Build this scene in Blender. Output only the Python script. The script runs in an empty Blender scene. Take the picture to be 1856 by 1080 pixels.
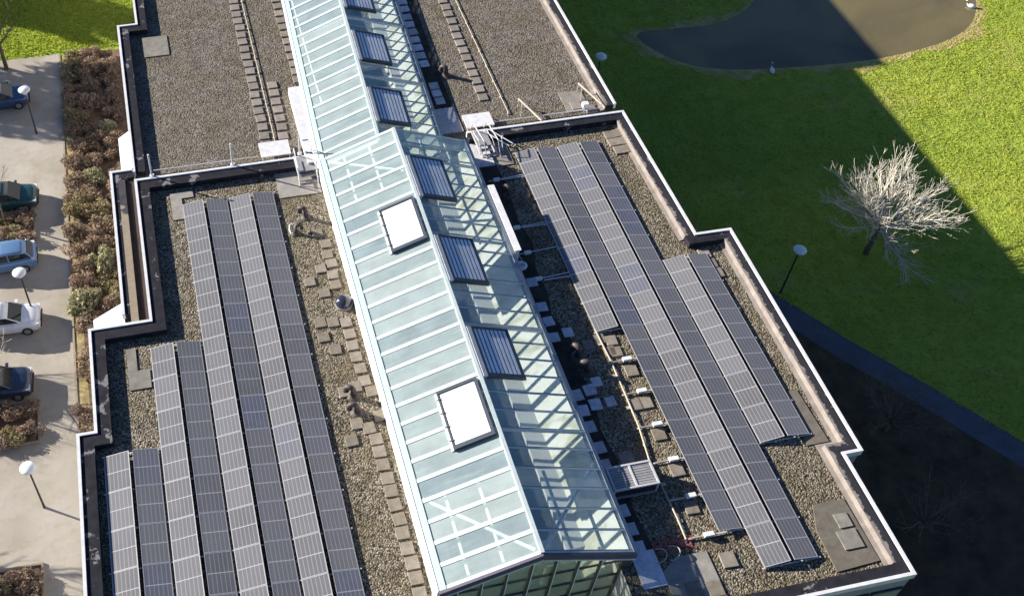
import bpy, math, random
import numpy as np
from mathutils import Vector, Matrix
random.seed(7); RNG=np.random.default_rng(7)
S=bpy.context.scene; COL=S.collection
rad=math.radians
SUN_EL=20.5; SUN_AZ=(-0.848,0.530)      # horizontal direction towards the sun
GZ=-11.0                                 # ground level (roof deck is z=0)

# ------------------------------------------------------------------ materials
class NT:
    def __init__(s,name):
        s.m=bpy.data.materials.new(name); s.m.use_nodes=True; s.t=s.m.node_tree; s.t.nodes.clear()
        s.out=s.n('ShaderNodeOutputMaterial')
    def n(s,typ,**k):
        o=s.t.nodes.new(typ)
        for a,b in k.items(): setattr(o,a,b)
        return o
    def l(s,a,b): s.t.links.new(a,b)
    def val(s,sock,v):
        if hasattr(v,'is_linked'): s.l(v,sock)
        else: sock.default_value=v
    def pos(s,obj=False):
        if obj: return s.n('ShaderNodeTexCoord').outputs['Object']
        return s.n('ShaderNodeNewGeometry').outputs['Position']
    def noise(s,scale,detail=3,rough=.6,vec=None,out='Fac',dist=0):
        o=s.n('ShaderNodeTexNoise'); o.inputs['Scale'].default_value=scale; o.inputs['Detail'].default_value=detail
        o.inputs['Roughness'].default_value=rough; o.inputs['Distortion'].default_value=dist
        s.l(vec if vec is not None else s.pos(),o.inputs['Vector']); return o.outputs[out]
    def vor(s,scale,vec=None,out='Color',feature='F1'):
        o=s.n('ShaderNodeTexVoronoi',feature=feature); o.inputs['Scale'].default_value=scale
        s.l(vec if vec is not None else s.pos(),o.inputs['Vector']); return o.outputs[out]
    def ramp(s,fac,stops):
        o=s.n('ShaderNodeValToRGB'); e=o.color_ramp.elements
        while len(e)<len(stops): e.new(.5)
        for i,(p,c) in enumerate(stops):
            e[i].position=p; e[i].color=(c[0],c[1],c[2],1) if not isinstance(c,(int,float)) else (c,c,c,1)
        s.l(fac,o.inputs[0]); return o.outputs[0]
    def mix(s,f,a,b,mode='MIX'):
        o=s.n('ShaderNodeMix',data_type='RGBA',blend_type=mode); s.val(o.inputs[0],f)
        for i,v in ((6,a),(7,b)):
            if isinstance(v,tuple): v=(*v[:3],1)
            s.val(o.inputs[i],v)
        return o.outputs[2]
    def math(s,op,a,b=0.0,c=0.0):
        o=s.n('ShaderNodeMath',operation=op)
        for i,v in enumerate((a,b,c)): s.val(o.inputs[i],v)
        return o.outputs[0]
    def bsdf(s,color,rough=.7,metal=0,spec=.5,bump=None,bstr=.3,bdist=.05,coat=0,trans=0):
        b=s.n('ShaderNodeBsdfPrincipled')
        s.val(b.inputs['Base Color'],(*color[:3],1) if isinstance(color,tuple) else color)
        s.val(b.inputs['Roughness'],rough); b.inputs['Metallic'].default_value=metal
        b.inputs['Specular IOR Level'].default_value=spec; b.inputs['Coat Weight'].default_value=coat
        b.inputs['Coat Roughness'].default_value=.05
        if bump is not None:
            q=s.n('ShaderNodeBump'); q.inputs['Strength'].default_value=bstr; q.inputs['Distance'].default_value=bdist
            s.l(bump,q.inputs['Height']); s.l(q.outputs[0],b.inputs['Normal'])
        return b.outputs[0]
    def done(s,sh): s.l(sh,s.out.inputs[0]); return s.m

def simple(name,c,rough=.6,metal=0,var=.18,scale=3.0,spec=.5,coat=0,obj=False):
    t=NT(name); f=t.noise(scale,4,.65,t.pos(obj))
    col=t.ramp(f,[(.3,tuple(x*(1-var) for x in c)),(.7,tuple(min(1,x*(1+var)) for x in c))])
    return t.done(t.bsdf(col,rough,metal,spec,coat=coat))
M={}
def gravel(name,c0,c1,c2,scale,moss=.0):
    t=NT(name); st=t.vor(scale); d=t.vor(scale,out='Distance')
    stone=t.ramp(t.n('ShaderNodeSeparateColor').outputs[0],[(0,c0),(.5,c1),(1,c2)])
    sep=stone.node.inputs[0].links[0].from_node; t.l(st,sep.inputs[0])
    big=t.noise(.55,4,.6); stone=t.mix(t.ramp(big,[(.42,.0),(.68,.55)]),stone,(.20,.165,.085))
    big2=t.noise(1.3,4,.6); stone=t.mix(t.ramp(big2,[(.48,.0),(.70,.7)]),stone,(.12,.098,.07))
    gap=t.ramp(d,[(.0,1.0),(.5,.85),(.85,.22)]); stone=t.mix(1.0,stone,gap,'MULTIPLY')
    h=t.math('SUBTRACT',1.0,d); h2=t.math('ADD',h,t.noise(scale*.35,3))
    return t.done(t.bsdf(stone,.9,0,.2,bump=h2,bstr=.8,bdist=.055))
M['gravel_near']=gravel('gravel_near',(.085,.068,.045),(.25,.215,.155),(.50,.445,.35),14.0)
M['gravel_far']=gravel('gravel_far',(.12,.10,.082),(.25,.22,.185),(.40,.355,.30),16.0)
def bitumen(name,inner_worn):
    t=NT(name); f=t.noise(1.7,5,.7); g=t.noise(.7,3,.5)
    base=t.ramp(t.noise(2.5,4),[(.3,(.014,.014,.019)),(.7,(.030,.030,.038))])
    patch=t.ramp(t.math('ADD',f,t.math('MULTIPLY',g,.5)),[(.86-.0*inner_worn,0.0),(.89,1.0)])
    col=t.mix(patch,base,(.21,.20,.20))
    return t.done(t.bsdf(col,.9,0,.15,bump=t.noise(14,3),bstr=.25,bdist=.02))
M['bitumen']=bitumen('bitumen',0)
M['roof_strip_dark']=simple('roof_strip_dark',(.052,.045,.036),.9,var=.5,scale=1.5,spec=.2)
M['white_trim']=simple('white_trim',(.70,.70,.70),.5,var=.12)
M['white_metal']=simple('white_metal',(.74,.75,.75),.4,var=.06)
M['white_canopy']=simple('white_canopy',(.82,.81,.78),.6,var=.05)
M['wall']=simple('wall_render',(.30,.30,.33),.8,var=.12,scale=1.5)
M['wall_white']=simple('wall_white',(.62,.58,.55),.7,var=.1,scale=2)
M['strip_floor']=simple('strip_floor',(.045,.028,.022),.9,var=.3,scale=1.6)
def tan_face():
    t=NT('strip_inner_face'); 
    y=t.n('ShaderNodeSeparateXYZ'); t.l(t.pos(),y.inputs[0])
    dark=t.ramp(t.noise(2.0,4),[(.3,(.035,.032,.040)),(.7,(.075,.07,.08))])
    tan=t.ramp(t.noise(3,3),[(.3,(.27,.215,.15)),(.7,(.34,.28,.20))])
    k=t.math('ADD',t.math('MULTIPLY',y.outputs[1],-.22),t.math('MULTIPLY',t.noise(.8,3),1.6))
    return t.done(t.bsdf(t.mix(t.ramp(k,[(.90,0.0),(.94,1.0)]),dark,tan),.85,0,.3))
M['strip_face']=tan_face()
# solar cells: 6 cell columns across, busbars, half-cut centre line
def cells(name,c):
    t=NT(name); uv=t.n('ShaderNodeTexCoord').outputs['UV']; s=t.n('ShaderNodeSeparateXYZ'); t.l(uv,s.inputs[0])
    def stripes(sock,n,w):
        f=t.math('FRACT',t.math('MULTIPLY',sock,n)); d=t.math('ABSOLUTE',t.math('SUBTRACT',f,.5)); return t.math('GREATER_THAN',d,.5-w)
    a=stripes(s.outputs[0],6.0,.10); b=stripes(s.outputs[1],20.0,.045)
    f=t.math('FRACT',t.math('MULTIPLY',s.outputs[0],12.0))
    mid=t.math('LESS_THAN',t.math('ABSOLUTE',t.math('SUBTRACT',s.outputs[1],.5)),.011)
    oi=t.n('ShaderNodeObjectInfo').outputs['Random']
    base=t.ramp(oi,[(0,tuple(x*.78 for x in c)),(.5,c),(.92,(c[0]*1.12,c[1]*1.12,c[2]*1.12)),(1,(c[0]*.75,c[1]*.80,c[2]*1.05))])
    base=t.mix(t.ramp(t.noise(1.4,4),[(.35,.0),(.75,.35)]),base,tuple(min(1,x*1.3) for x in c))
    col=t.mix(t.math('MULTIPLY',a,.42),base,(.40,.40,.41)); col=t.mix(t.math('MULTIPLY',b,.22),col,(.36,.36,.37))
    col=t.mix(t.math('MULTIPLY',mid,.7),col,(.52,.52,.53))
    return t.done(t.bsdf(col,.33,0,.5))
M['cells']=cells('solar_cells',(.150,.150,.156))
M['alu']=simple('aluminium_frame',(.46,.46,.47),.45,.3,var=.05)
M['rail']=simple('galvanised_rail',(.60,.60,.60),.5,.2,var=.08)
def concrete(name,c,sc=4):
    t=NT(name); col=t.ramp(t.noise(sc,5,.7),[(.3,tuple(x*.72 for x in c)),(.7,tuple(x*1.2 for x in c))])
    oi=t.n('ShaderNodeObjectInfo').outputs['Random']; col=t.mix(.5,col,t.mix(oi,(.55,.52,.45),(1.15,1.1,1.15)),'MULTIPLY')
    return t.done(t.bsdf(col,.85,0,.3,bump=t.noise(25,3),bstr=.2,bdist=.01))
M['paver']=concrete('concrete_paver',(.265,.235,.19))
M['paver_far']=concrete('concrete_paver_far',(.285,.255,.22))
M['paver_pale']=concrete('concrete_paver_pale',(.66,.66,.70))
M['slab']=concrete('slab',(.30,.285,.25),2.5)
M['slab_dark']=concrete('slab_dark',(.17,.155,.125),2.5)
# glass of the atrium roof
def glass(name,tint,base,rough,f,ior=1.3):
    t=NT(name); tr=t.n('ShaderNodeBsdfTransparent'); tr.inputs[0].default_value=(*tint,1)
    p=t.pos(); col=t.ramp(t.noise(.9,4,.6,p),[(.3,tuple(x*.85 for x in base)),(.7,tuple(min(1,x*1.12) for x in base))])
    sp=t.n('ShaderNodeSeparateXYZ'); t.l(p,sp.inputs[0]); bay=t.math('FLOOR',t.math('DIVIDE',t.math('ADD',sp.outputs[1],22.81),.903))
    wn=t.n('ShaderNodeTexWhiteNoise',noise_dimensions='1D'); t.l(bay,wn.inputs['W']); col=t.mix(1.0,col,t.ramp(wn.outputs['Value'],[(0,(.74,.80,.84)),(.5,(.95,.97,.97)),(1,(1.18,1.16,1.12))]),'MULTIPLY')
    mp=t.n('ShaderNodeMapping'); mp.inputs['Scale'].default_value=(.35,2.6,.35); t.l(p,mp.inputs[0])
    dirt_glare=t.ramp(t.noise(1.6,5,.7,mp.outputs[0]),[(.50,.0),(.72,.55)]); col=t.mix(dirt_glare,col,tuple(min(1,x*1.25) for x in base))  # paler dirt streaks, with streaky glare put into the colour as well
    b=t.bsdf(col,rough,0,.3,bump=t.noise(.7,2),bstr=.08,bdist=.05)
    mx=t.n('ShaderNodeMixShader'); mx.inputs[0].default_value=f; t.l(tr.outputs[0],mx.inputs[1]); t.l(b,mx.inputs[2])
    ge=t.n('ShaderNodeNewGeometry'); vm=t.n('ShaderNodeVectorMath',operation='DOT_PRODUCT'); t.l(ge.outputs['Normal'],vm.inputs[0]); t.l(ge.outputs['Incoming'],vm.inputs[1])
    fr=t.math('ADD',.03,t.math('MULTIPLY',.75,t.math('POWER',t.math('SUBTRACT',1.0,t.math('ABSOLUTE',vm.outputs['Value'])),5.0)))
    gl=t.n('ShaderNodeBsdfGlossy'); gl.inputs['Roughness'].default_value=.06
    m2=t.n('ShaderNodeMixShader'); t.l(fr,m2.inputs[0]); t.l(mx.outputs[0],m2.inputs[1]); t.l(gl.outputs[0],m2.inputs[2])
    return t.done(m2.outputs[0])
M['glass_roof']=glass('roof_glass',(.94,.99,.985),(.56,.67,.68),.25,.43)
M['glass_front']=glass('facade_glass',(.90,.92,.80),(.74,.74,.56),.15,.62)
M['bar']=simple('glazing_bar_paint',(.50,.58,.58),.4,var=.12)
M['strip_mint']=simple('eave_strip',(.36,.46,.45),.4,var=.08)
M['bar_dark']=simple('joint_dark',(.10,.16,.18),.5,var=.1)
M['flash_blue']=simple('eave_flashing',(.17,.22,.29),.4,.3,var=.12)
M['fascia']=simple('gable_fascia',(.075,.07,.11),.5,var=.15)
M['mullion']=simple('mullion',(.07,.075,.07),.5,var=.1)
M['frame_dark']=simple('vent_frame',(.05,.065,.085),.4,.2,var=.1)
M['louvre_blue']=simple('louvre_blue',(.74,.80,.88),.35,.0,var=.12,scale=.8)
M['louvre_white']=simple('louvre_white',(.70,.70,.70),.5,var=.14)
M['atr_floor']=simple('atrium_floor',(.24,.38,.40),.5,var=.4,scale=.6)
M['atr_wall']=simple('atrium_wall',(.88,.87,.80),.7,var=.15,scale=.5)
M['steel_white']=simple('steel_white',(.72,.74,.72),.5,var=.05)
M['pipe_grey']=simple('vent_pipe',(.085,.07,.062),.6,.2,var=.2)
M['black_gloss']=simple('black_dome',(.025,.028,.045),.12,0,var=.1,coat=.6)
M['unit_grey']=simple('unit_grey',(.34,.335,.335),.5,.2,var=.15)
M['unit_dark']=simple('unit_dark',(.02,.02,.025),.6,var=.1)
M['red']=simple('red_hose',(.45,.08,.09),.5,var=.15)
M['cream']=simple('cream_conduit',(.50,.43,.33),.6,var=.12)
# ground
def grass_mat():
    t=NT('grass'); a=t.noise(.16,4,.6); b=t.noise(1.1,5,.7); c=t.noise(4,4,.7)
    col=t.ramp(b,[(.28,(.24,.33,.05)),(.5,(.32,.41,.055)),(.72,(.42,.47,.07))])
    col=t.mix(t.ramp(a,[(.4,.0),(.65,.6)]),col,(.42,.46,.07))
    col=t.mix(t.ramp(t.noise(.07,3,.5),[(.45,.0),(.62,.55)]),col,(.20,.30,.05)); col=t.mix(t.ramp(t.noise(.33,5,.65),[(.56,.0),(.70,.5)]),col,(.42,.37,.13))
    col=t.mix(t.ramp(c,[(.30,.75),(.48,.0)]),col,(.09,.14,.03))
    return t.done(t.bsdf(col,.95,0,.1,bump=t.math('ADD',t.math('MULTIPLY',c,.6),b),bstr=1.0,bdist=.35))
M['grass']=grass_mat()
def blade_mat():
    t=NT('grass_blades'); b=t.noise(.9,4,.7); c=t.noise(14,3,.7)
    col=t.mix(.5,t.ramp(b,[(.3,(.34,.43,.055)),(.7,(.50,.54,.07))]),t.ramp(c,[(.3,(.29,.39,.05)),(.7,(.50,.54,.075))]))
    d=t.bsdf(col,.8,0,.15); tl=t.n('ShaderNodeBsdfTranslucent'); t.l(col,tl.inputs[0])
    mx=t.n('ShaderNodeMixShader'); mx.inputs[0].default_value=.4; t.l(d,mx.inputs[1]); t.l(tl.outputs[0],mx.inputs[2])
    return t.done(mx.outputs[0])
M['blades']=blade_mat()
def bank():
    t=NT('pond_bank'); col=t.ramp(t.noise(1.3,5,.7),[(.3,(.27,.25,.07)),(.55,(.44,.36,.14)),(.75,(.55,.45,.24))])
    return t.done(t.bsdf(col,.95,0,.1,bump=t.noise(4,4),bstr=.8,bdist=.2))
M['bank']=bank()
def water():
    t=NT('pond_water'); col=t.ramp(t.noise(.12,3,.5,dist=.6),[(.35,(.10,.083,.045)),(.65,(.20,.165,.075))])
    return t.done(t.bsdf(col,.14,0,.5,bump=t.noise(1.6,3),bstr=.12,bdist=.1))
M['water']=water()
def paving():
    t=NT('paving'); a=t.noise(.25,4,.6); b=t.noise(2.2,5,.6)
    col=t.ramp(a,[(.3,(.30,.27,.225)),(.5,(.38,.345,.29)),(.7,(.44,.405,.355))])
    col=t.mix(t.ramp(b,[(.5,.0),(.8,.35)]),col,(.20,.18,.12)); col=t.mix(t.ramp(t.noise(.6,4),[(.55,.0),(.75,.4)]),col,(.26,.25,.13))
    return t.done(t.bsdf(col,.9,0,.25,bump=t.noise(9,3),bstr=.15,bdist=.02))
M['paving']=paving()
M['asphalt']=simple('asphalt',(.085,.088,.105),.85,var=.2,scale=1.2)
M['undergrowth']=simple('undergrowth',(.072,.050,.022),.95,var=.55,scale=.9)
M['verge']=simple('dry_verge',(.34,.27,.13),.95,var=.45,scale=2.2)
M['soil']=simple('soil',(.16,.105,.065),.95,var=.45,scale=1.8)
M['kerb']=simple('kerb',(.30,.255,.19),.85,var=.2)
def leaf(name,c0,c1,c2,tr=.25):
    t=NT(name); r=t.n('ShaderNodeObjectInfo').outputs['Random']
    f=t.noise(3.1,4,.7); col=t.ramp(f,[(.25,c0),(.5,c1),(.75,c2)])
    col=t.mix(t.math('MULTIPLY',r,.35),col,c0)
    d=t.bsdf(col,.7,0,.2); tl=t.n('ShaderNodeBsdfTranslucent'); t.l(col,tl.inputs[0])
    mx=t.n('ShaderNodeMixShader'); mx.inputs[0].default_value=tr; t.l(d,mx.inputs[1]); t.l(tl.outputs[0],mx.inputs[2])
    return t.done(mx.outputs[0])
M['leaf_red']=leaf('foliage_russet',(.20,.135,.10),(.40,.29,.205),(.60,.47,.33))
M['leaf_brown']=leaf('foliage_brown',(.17,.12,.085),(.36,.27,.19),(.56,.45,.31))
M['leaf_olive']=leaf('foliage_olive',(.17,.14,.075),(.36,.30,.16),(.56,.48,.27))
M['leaf_pale']=leaf('foliage_pale',(.24,.23,.12),(.45,.43,.25),(.65,.62,.42))
M['leaf_dark']=leaf('foliage_dark',(.06,.05,.03),(.12,.10,.06),(.18,.145,.09))
M['leaf_ever']=leaf('foliage_evergreen',(.012,.035,.012),(.03,.065,.02),(.06,.10,.03))
M['bark_pale']=simple('bark_pale',(.57,.53,.44),.85,var=.22,scale=4)
M['bark']=simple('bark',(.16,.13,.09),.9,var=.3,scale=5)
M['lamp_pole']=simple('lamp_pole',(.05,.052,.05),.5,.3,var=.1)
M['lamp_head']=simple('lamp_head',(.82,.83,.82),.35,var=.03)
M['tyre']=simple('tyre',(.02,.02,.022),.8,var=.1)
M['rim']=simple('rim',(.45,.45,.47),.35,.7,var=.08)
M['carglass']=simple('car_glass',(.010,.017,.020),.08,0,var=.1)
M['headlamp']=simple('headlamp_glass',(.75,.77,.78),.1,.1,var=.05)
M['plastic']=simple('dark_plastic',(.025,.025,.028),.55,var=.1)
def paint(n,c): M[n]=simple(n,c,.28,.15,var=.03,coat=.7)
paint('paint_white',(.78,.79,.82)); paint('paint_green',(.02,.07,.068)); paint('paint_blue',(.13,.24,.42)); paint('paint_navy',(.025,.04,.075)); paint('paint_dkblue',(.03,.07,.17))
M['feather']=simple('feather',(.82,.82,.80),.8,var=.05)

# ------------------------------------------------------------------ mesh builder
class MB:
    def __init__(s,fn=None): s.v=[];s.f=[];s.fn=fn;s.uv=None
    def p(s,*c):
        c=tuple(c[0]) if len(c)==1 else c
        s.v.append(s.fn(*c) if s.fn else c); return len(s.v)-1
    def quad(s,a,b,c,d): s.f.append(tuple(s.p(q) for q in (a,b,c,d)))
    def poly(s,pts): s.f.append(tuple(s.p(q) for q in pts))
    def box(s,x0,x1,y0,y1,z0,z1):
        i=[s.p(x,y,z) for z in (z0,z1) for y in (y0,y1) for x in (x0,x1)]
        for q in ((0,2,3,1),(4,5,7,6),(0,1,5,4),(2,6,7,3),(0,4,6,2),(1,3,7,5)): s.f.append(tuple(i[k] for k in q))
        return s
    def prism(s,poly,z0,z1,top=True,bottom=True):
        n=len(poly); a=[s.p(x,y,z0) for x,y in poly]; b=[s.p(x,y,z1) for x,y in poly]
        for k in range(n): s.f.append((a[k],a[(k+1)%n],b[(k+1)%n],b[k]))
        if top: s.f.append(tuple(b))
        if bottom: s.f.append(tuple(reversed(a)))
        return s
    def tube(s,pts,r,n=6,cap=True):
        pts=[Vector(q) for q in pts]; rs=r if isinstance(r,(list,tuple)) else [r]*len(pts); rings=[]
        for k,q in enumerate(pts):
            d=(pts[min(k+1,len(pts)-1)]-pts[max(k-1,0)])
            d=d.normalized() if d.length>1e-9 else Vector((0,0,1))
            u=d.cross(Vector((0,0,1)) if abs(d.z)<.95 else Vector((1,0,0))).normalized(); w=d.cross(u)
            rings.append([s.p(tuple(q+rs[k]*(math.cos(t)*u+math.sin(t)*w))) for t in (2*math.pi*j/n for j in range(n))])
        for a,b in zip(rings,rings[1:]):
            for j in range(n): s.f.append((a[j],a[(j+1)%n],b[(j+1)%n],b[j]))
        if cap: s.f.append(tuple(reversed(rings[0]))); s.f.append(tuple(rings[-1]))
        return s
    def lathe(s,c,prof,n=16):
        rings=[[s.p(c[0]+r*math.cos(2*math.pi*j/n),c[1]+r*math.sin(2*math.pi*j/n),c[2]+z) for j in range(n)] for r,z in prof]
        for a,b in zip(rings,rings[1:]):
            for j in range(n): s.f.append((a[j],a[(j+1)%n],b[(j+1)%n],b[j]))
        s.f.append(tuple(reversed(rings[0]))); s.f.append(tuple(rings[-1])); return s
def link(o,parent=None):
    COL.objects.link(o)
    if parent is not None: o.parent=parent
    return o
def obj(name,mb,mat,parent=None,org=None,smooth=False):
    """one mesh object; vertices are given in the frame of `parent` (or world, moved to origin org)"""
    me=bpy.data.meshes.new(name)
    vs=mb.v
    if org is not None: vs=[(x-org[0],y-org[1],z-org[2]) for x,y,z in vs]
    me.from_pydata(vs,[],mb.f); me.materials.append(mat)
    import bmesh
    bm=bmesh.new(); bm.from_mesh(me); bmesh.ops.recalc_face_normals(bm,faces=bm.faces); 
    if len(bm.faces)==1 and next(iter(bm.faces)).normal.z<-.01: bmesh.ops.reverse_faces(bm,faces=list(bm.faces))
    bm.to_mesh(me); bm.free()
    if smooth:
        for q in me.polygons: q.use_smooth=True
    o=bpy.data.objects.new(name,me)
    if org is not None and parent is None: o.location=org
    return link(o,parent)
def tag(o,label,cat,group=None):
    o['label']=label; o['category']=cat
    if group: o['group']=group
    return o
def thing(name,loc,label,cat,group=None,rz=0):
    o=bpy.data.objects.new(name,None); o.location=loc; o.rotation_euler=(0,0,rz); o.empty_display_size=.3
    link(o); return tag(o,label,cat,group)
def struct(o,kind='structure'): o['kind']=kind; return o
def dup(o,loc,rz=None,label=None,group=None,scale=None):
    kids=list(o.children); c=o.copy(); COL.objects.link(c); c.location=loc
    if rz is not None: c.rotation_euler=(0,0,rz)
    if scale is not None: c.scale=scale if isinstance(scale,tuple) else (scale,)*3
    if label: c['label']=label
    if group: c['group']=group
    def rec(src,par):
        for ch in src.children:
            if ch.name in made: continue
            d=ch.copy(); COL.objects.link(d); d.parent=par; rec(ch,d)
    made=set(); 
    for ch in kids:
        d=ch.copy(); COL.objects.link(d); d.parent=c; rec(ch,d)
    return c
ORD=['first','second','third','fourth','fifth','sixth','seventh','eighth','ninth','tenth','eleventh','twelfth','thirteenth','fourteenth','fifteenth','sixteenth','seventeenth','eighteenth','nineteenth','twentieth','twenty-first','twenty-second','twenty-third','twenty-fourth','twenty-fifth','twenty-sixth','twenty-seventh','twenty-eighth']

# ------------------------------------------------------------------ ground and setting
def sheet(name,poly,z,mat):
    mb=MB(); mb.poly([(x,y,z) for x,y in poly]); return struct(obj(name,mb,mat))
sheet('lawn',[(-300,-300),(300,-300),(300,300),(-300,300)],GZ,M['grass'])
sheet('paved_path',[(-60,-60),(-7.45,-60),(-7.45,28.9),(-60,28.9)],GZ+.004,M['paving'])
sheet('planting_bed',[(-7.33,-60),(-1,-60),(-1,28.6),(-7.33,28.6)],GZ+.006,M['soil'])
sheet('dry_verge',[(-7.33,-60),(-6.75,-60),(-6.6,-8),(-6.8,2),(-6.55,9),(-6.85,17),(-6.6,24),(-6.8,28.6),(-7.33,28.6)],GZ+.012,M['verge'])
mb=MB(); mb.box(-7.45,-7.33,-60,28.75,GZ-.1,GZ+.06); struct(obj('path_edging',mb,M['kerb']))
BEDS=[(10.3,12.5),(-4.9,-2.3),(-18,-12.2)]
for y0,y1 in BEDS:
    mb=MB(); mb.box(-20,-9.5,y0,y1,GZ-.1,GZ+.03); struct(obj('planter_bed',mb,M['soil']))
    mb=MB(); mb.box(-20,-9.38,y1,y1+.13,GZ-.1,GZ+.12); mb.box(-20,-9.38,y0-.13,y0,GZ-.1,GZ+.12); mb.box(-9.5,-9.38,y0,y1,GZ-.1,GZ+.12); struct(obj('planter_kerb',mb,M['kerb']))
pondp=[(35.2,22.9),(35.39,21.36),(36.57,19.42),(38.12,17.97),(40.73,17.03),(43.6,16.64),(46.94,16.29),(50.59,16.07),(54.1,16.29),(58.2,17.03),(61.25,18.53),(63.4,21.4),(65.2,26),(64,33),(56,35),(49.5,29),(46.26,24.92),(44.39,23.44),(41.9,22.49),(38.8,22.63)]
def smoothp(p,it=2):
    for _ in range(it):
        q=[]
        for a,b in zip(p,p[1:]+p[:1]): q+=[(a[0]*.75+b[0]*.25,a[1]*.75+b[1]*.25),(a[0]*.25+b[0]*.75,a[1]*.25+b[1]*.75)]
        p=q
    return p
pondp=smoothp(pondp); cx=sum(p[0] for p in pondp)/len(pondp); cy=sum(p[1] for p in pondp)/len(pondp)
sheet('pond_water',pondp,GZ+.012,M['water'])
mb=MB(); n=len(pondp); ins=[];outp=[]
for i,(x,y) in enumerate(pondp):
    a=pondp[i-1];b=pondp[(i+1)%n]; tx,ty=b[0]-a[0],b[1]-a[1]; L=math.hypot(tx,ty); nx,ny=ty/L,-tx/L
    w=.75+.35*math.sin(i*.55)+.25*math.sin(i*1.7+1)
    ins.append(mb.p(x,y,GZ+.016)); outp.append(mb.p(x+nx*w,y+ny*w,GZ+.008))
mid=[]
for i in range(n):
    j=(i+1)%n; mb.f.append((ins[i],ins[j],outp[j],outp[i]))
struct(obj('pond_bank',mb,M['bank']))
pl=[(33.0,-3.4),(34.4,-5.6),(35.7,-7.7),(37.5,-10.2),(39.6,-13.2),(41.8,-16.5),(46,-22),(54,-31)]
mb=MB(); pr=None
for i,(x,y) in enumerate(pl):
    a=pl[max(i-1,0)];b=pl[min(i+1,len(pl)-1)]; tx,ty=b[0]-a[0],b[1]-a[1]; L=math.hypot(tx,ty); w=.8
    q=(mb.p(x-ty/L*w,y+tx/L*w,GZ+.008),mb.p(x+ty/L*w,y-tx/L*w,GZ+.008))
    if pr: mb.f.append((pr[0],q[0],q[1],pr[1]))
    pr=q
struct(obj('asphalt_path',mb,M['asphalt']))
# ground behind the path, building forecourt in the shade
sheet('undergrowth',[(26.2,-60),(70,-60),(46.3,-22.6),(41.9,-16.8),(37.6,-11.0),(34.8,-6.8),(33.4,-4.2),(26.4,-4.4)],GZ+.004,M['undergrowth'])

def inpoly(x,y,p):
    c=np.zeros(len(x),bool); n=len(p)
    for i in range(n):
        x0,y0=p[i];x1,y1=p[(i+1)%n]
        k=((y0>y)!=(y1>y)); 
        with np.errstate(divide='ignore',invalid='ignore'): k&=(x<(x1-x0)*(y-y0)/(y1-y0+1e-12)+x0)
        c^=k
    return c
def tufts(name,x,y,h0,h1,w):
    n=len(x); a=RNG.uniform(0,2*math.pi,n); h=RNG.uniform(h0,h1,n); lx=RNG.normal(0,.09,n); ly=RNG.normal(0,.09,n); w=w*RNG.uniform(.6,1.3,n)
    V=np.zeros((n,3,3)); V[:,0]=np.stack([x-np.cos(a)*w,y-np.sin(a)*w,np.full(n,GZ)],1); V[:,1]=np.stack([x+np.cos(a)*w,y+np.sin(a)*w,np.full(n,GZ)],1)
    V[:,2]=np.stack([x+lx,y+ly,GZ+h],1)
    me=bpy.data.meshes.new(name); me.vertices.add(3*n); me.vertices.foreach_set('co',V.ravel()); me.loops.add(3*n); me.loops.foreach_set('vertex_index',np.arange(3*n))
    me.polygons.add(n); me.polygons.foreach_set('loop_start',np.arange(0,3*n,3)); me.polygons.foreach_set('loop_total',np.full(n,3)); me.update(); me.validate()
    me.materials.append(M['blades']); return struct(link(bpy.data.objects.new(name,me)),'stuff')
N=170000; x=RNG.uniform(27,72,N); y=RNG.uniform(-24,36,N)
bankp=[(cx+(a-cx)*1.03,cy+(b-cy)*1.05) for a,b in pondp]
fore=[(26,-60),(60,-60),(46.5,-22),(42.2,-16.2),(38.2,-9.8),(34.6,-4.6),(31.5,-3.0),(26.2,-5)]
keep=~inpoly(x,y,bankp)&~inpoly(x,y,fore)
cl=np.sin(x*1.9+np.sin(y*1.3)*2)*np.sin(y*2.3+np.sin(x*1.1)*2)+RNG.normal(0,.5,N); keep&=cl>-.35
tufts('lawn_grass',x[keep],y[keep],.03,.11,.05)
N=22000; x=RNG.uniform(-14,-1.3,N); y=RNG.uniform(29,43,N); tufts('lawn_grass',x,y,.05,.2,.05)

# ------------------------------------------------------------------ the building
B=thing('office_building',(11,-5,GZ),'large flat roofed office building with gravel roofs, white roof edges and a glazed ridge roof','building')
BO=(11,-5,GZ)
def part(name,mb,mat,parent=None,smooth=False):
    me=obj(name,mb,mat,None,None,smooth)
    me.data.transform(Matrix.Translation((-BO[0],-BO[1],-BO[2]))); me.parent=parent or B
    return me
def offset(pl,d):   # open polyline shifted d to its right
    out=[]
    for i,(x,y) in enumerate(pl):
        dirs=[]
        if i>0: dirs.append((x-pl[i-1][0],y-pl[i-1][1]))
        if i<len(pl)-1: dirs.append((pl[i+1][0]-x,pl[i+1][1]-y))
        ns=[]
        for a,b in dirs:
            L=math.hypot(a,b); ns.append((b/L,-a/L))
        if len(ns)==1: out.append((x+ns[0][0]*d,y+ns[0][1]*d))
        else:
            (a,b),(c,e)=ns; k=1+a*c+b*e; out.append((x+(a+c)/k*d,y+(b+e)/k*d))
    return out
def band(mb,pl,d0,d1,z0,z1,zt0=None):
    """solid strip between offsets d0 and d1; top z1, bottom z0"""
    A=offset(pl,d0);Bp=offset(pl,d1); prev=None
    for (a,b),(c,e) in zip(A,Bp):
        q=[mb.p(a,b,z0),mb.p(a,b,z1),mb.p(c,e,z1 if zt0 is None else zt0),mb.p(c,e,z0)]
        if prev:
            for k in range(4): mb.f.append((prev[k],prev[(k+1)%4],q[(k+1)%4],q[k]))
        else: mb.f.append(tuple(q))
        prev=q
    mb.f.append(tuple(reversed(prev)))
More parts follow.
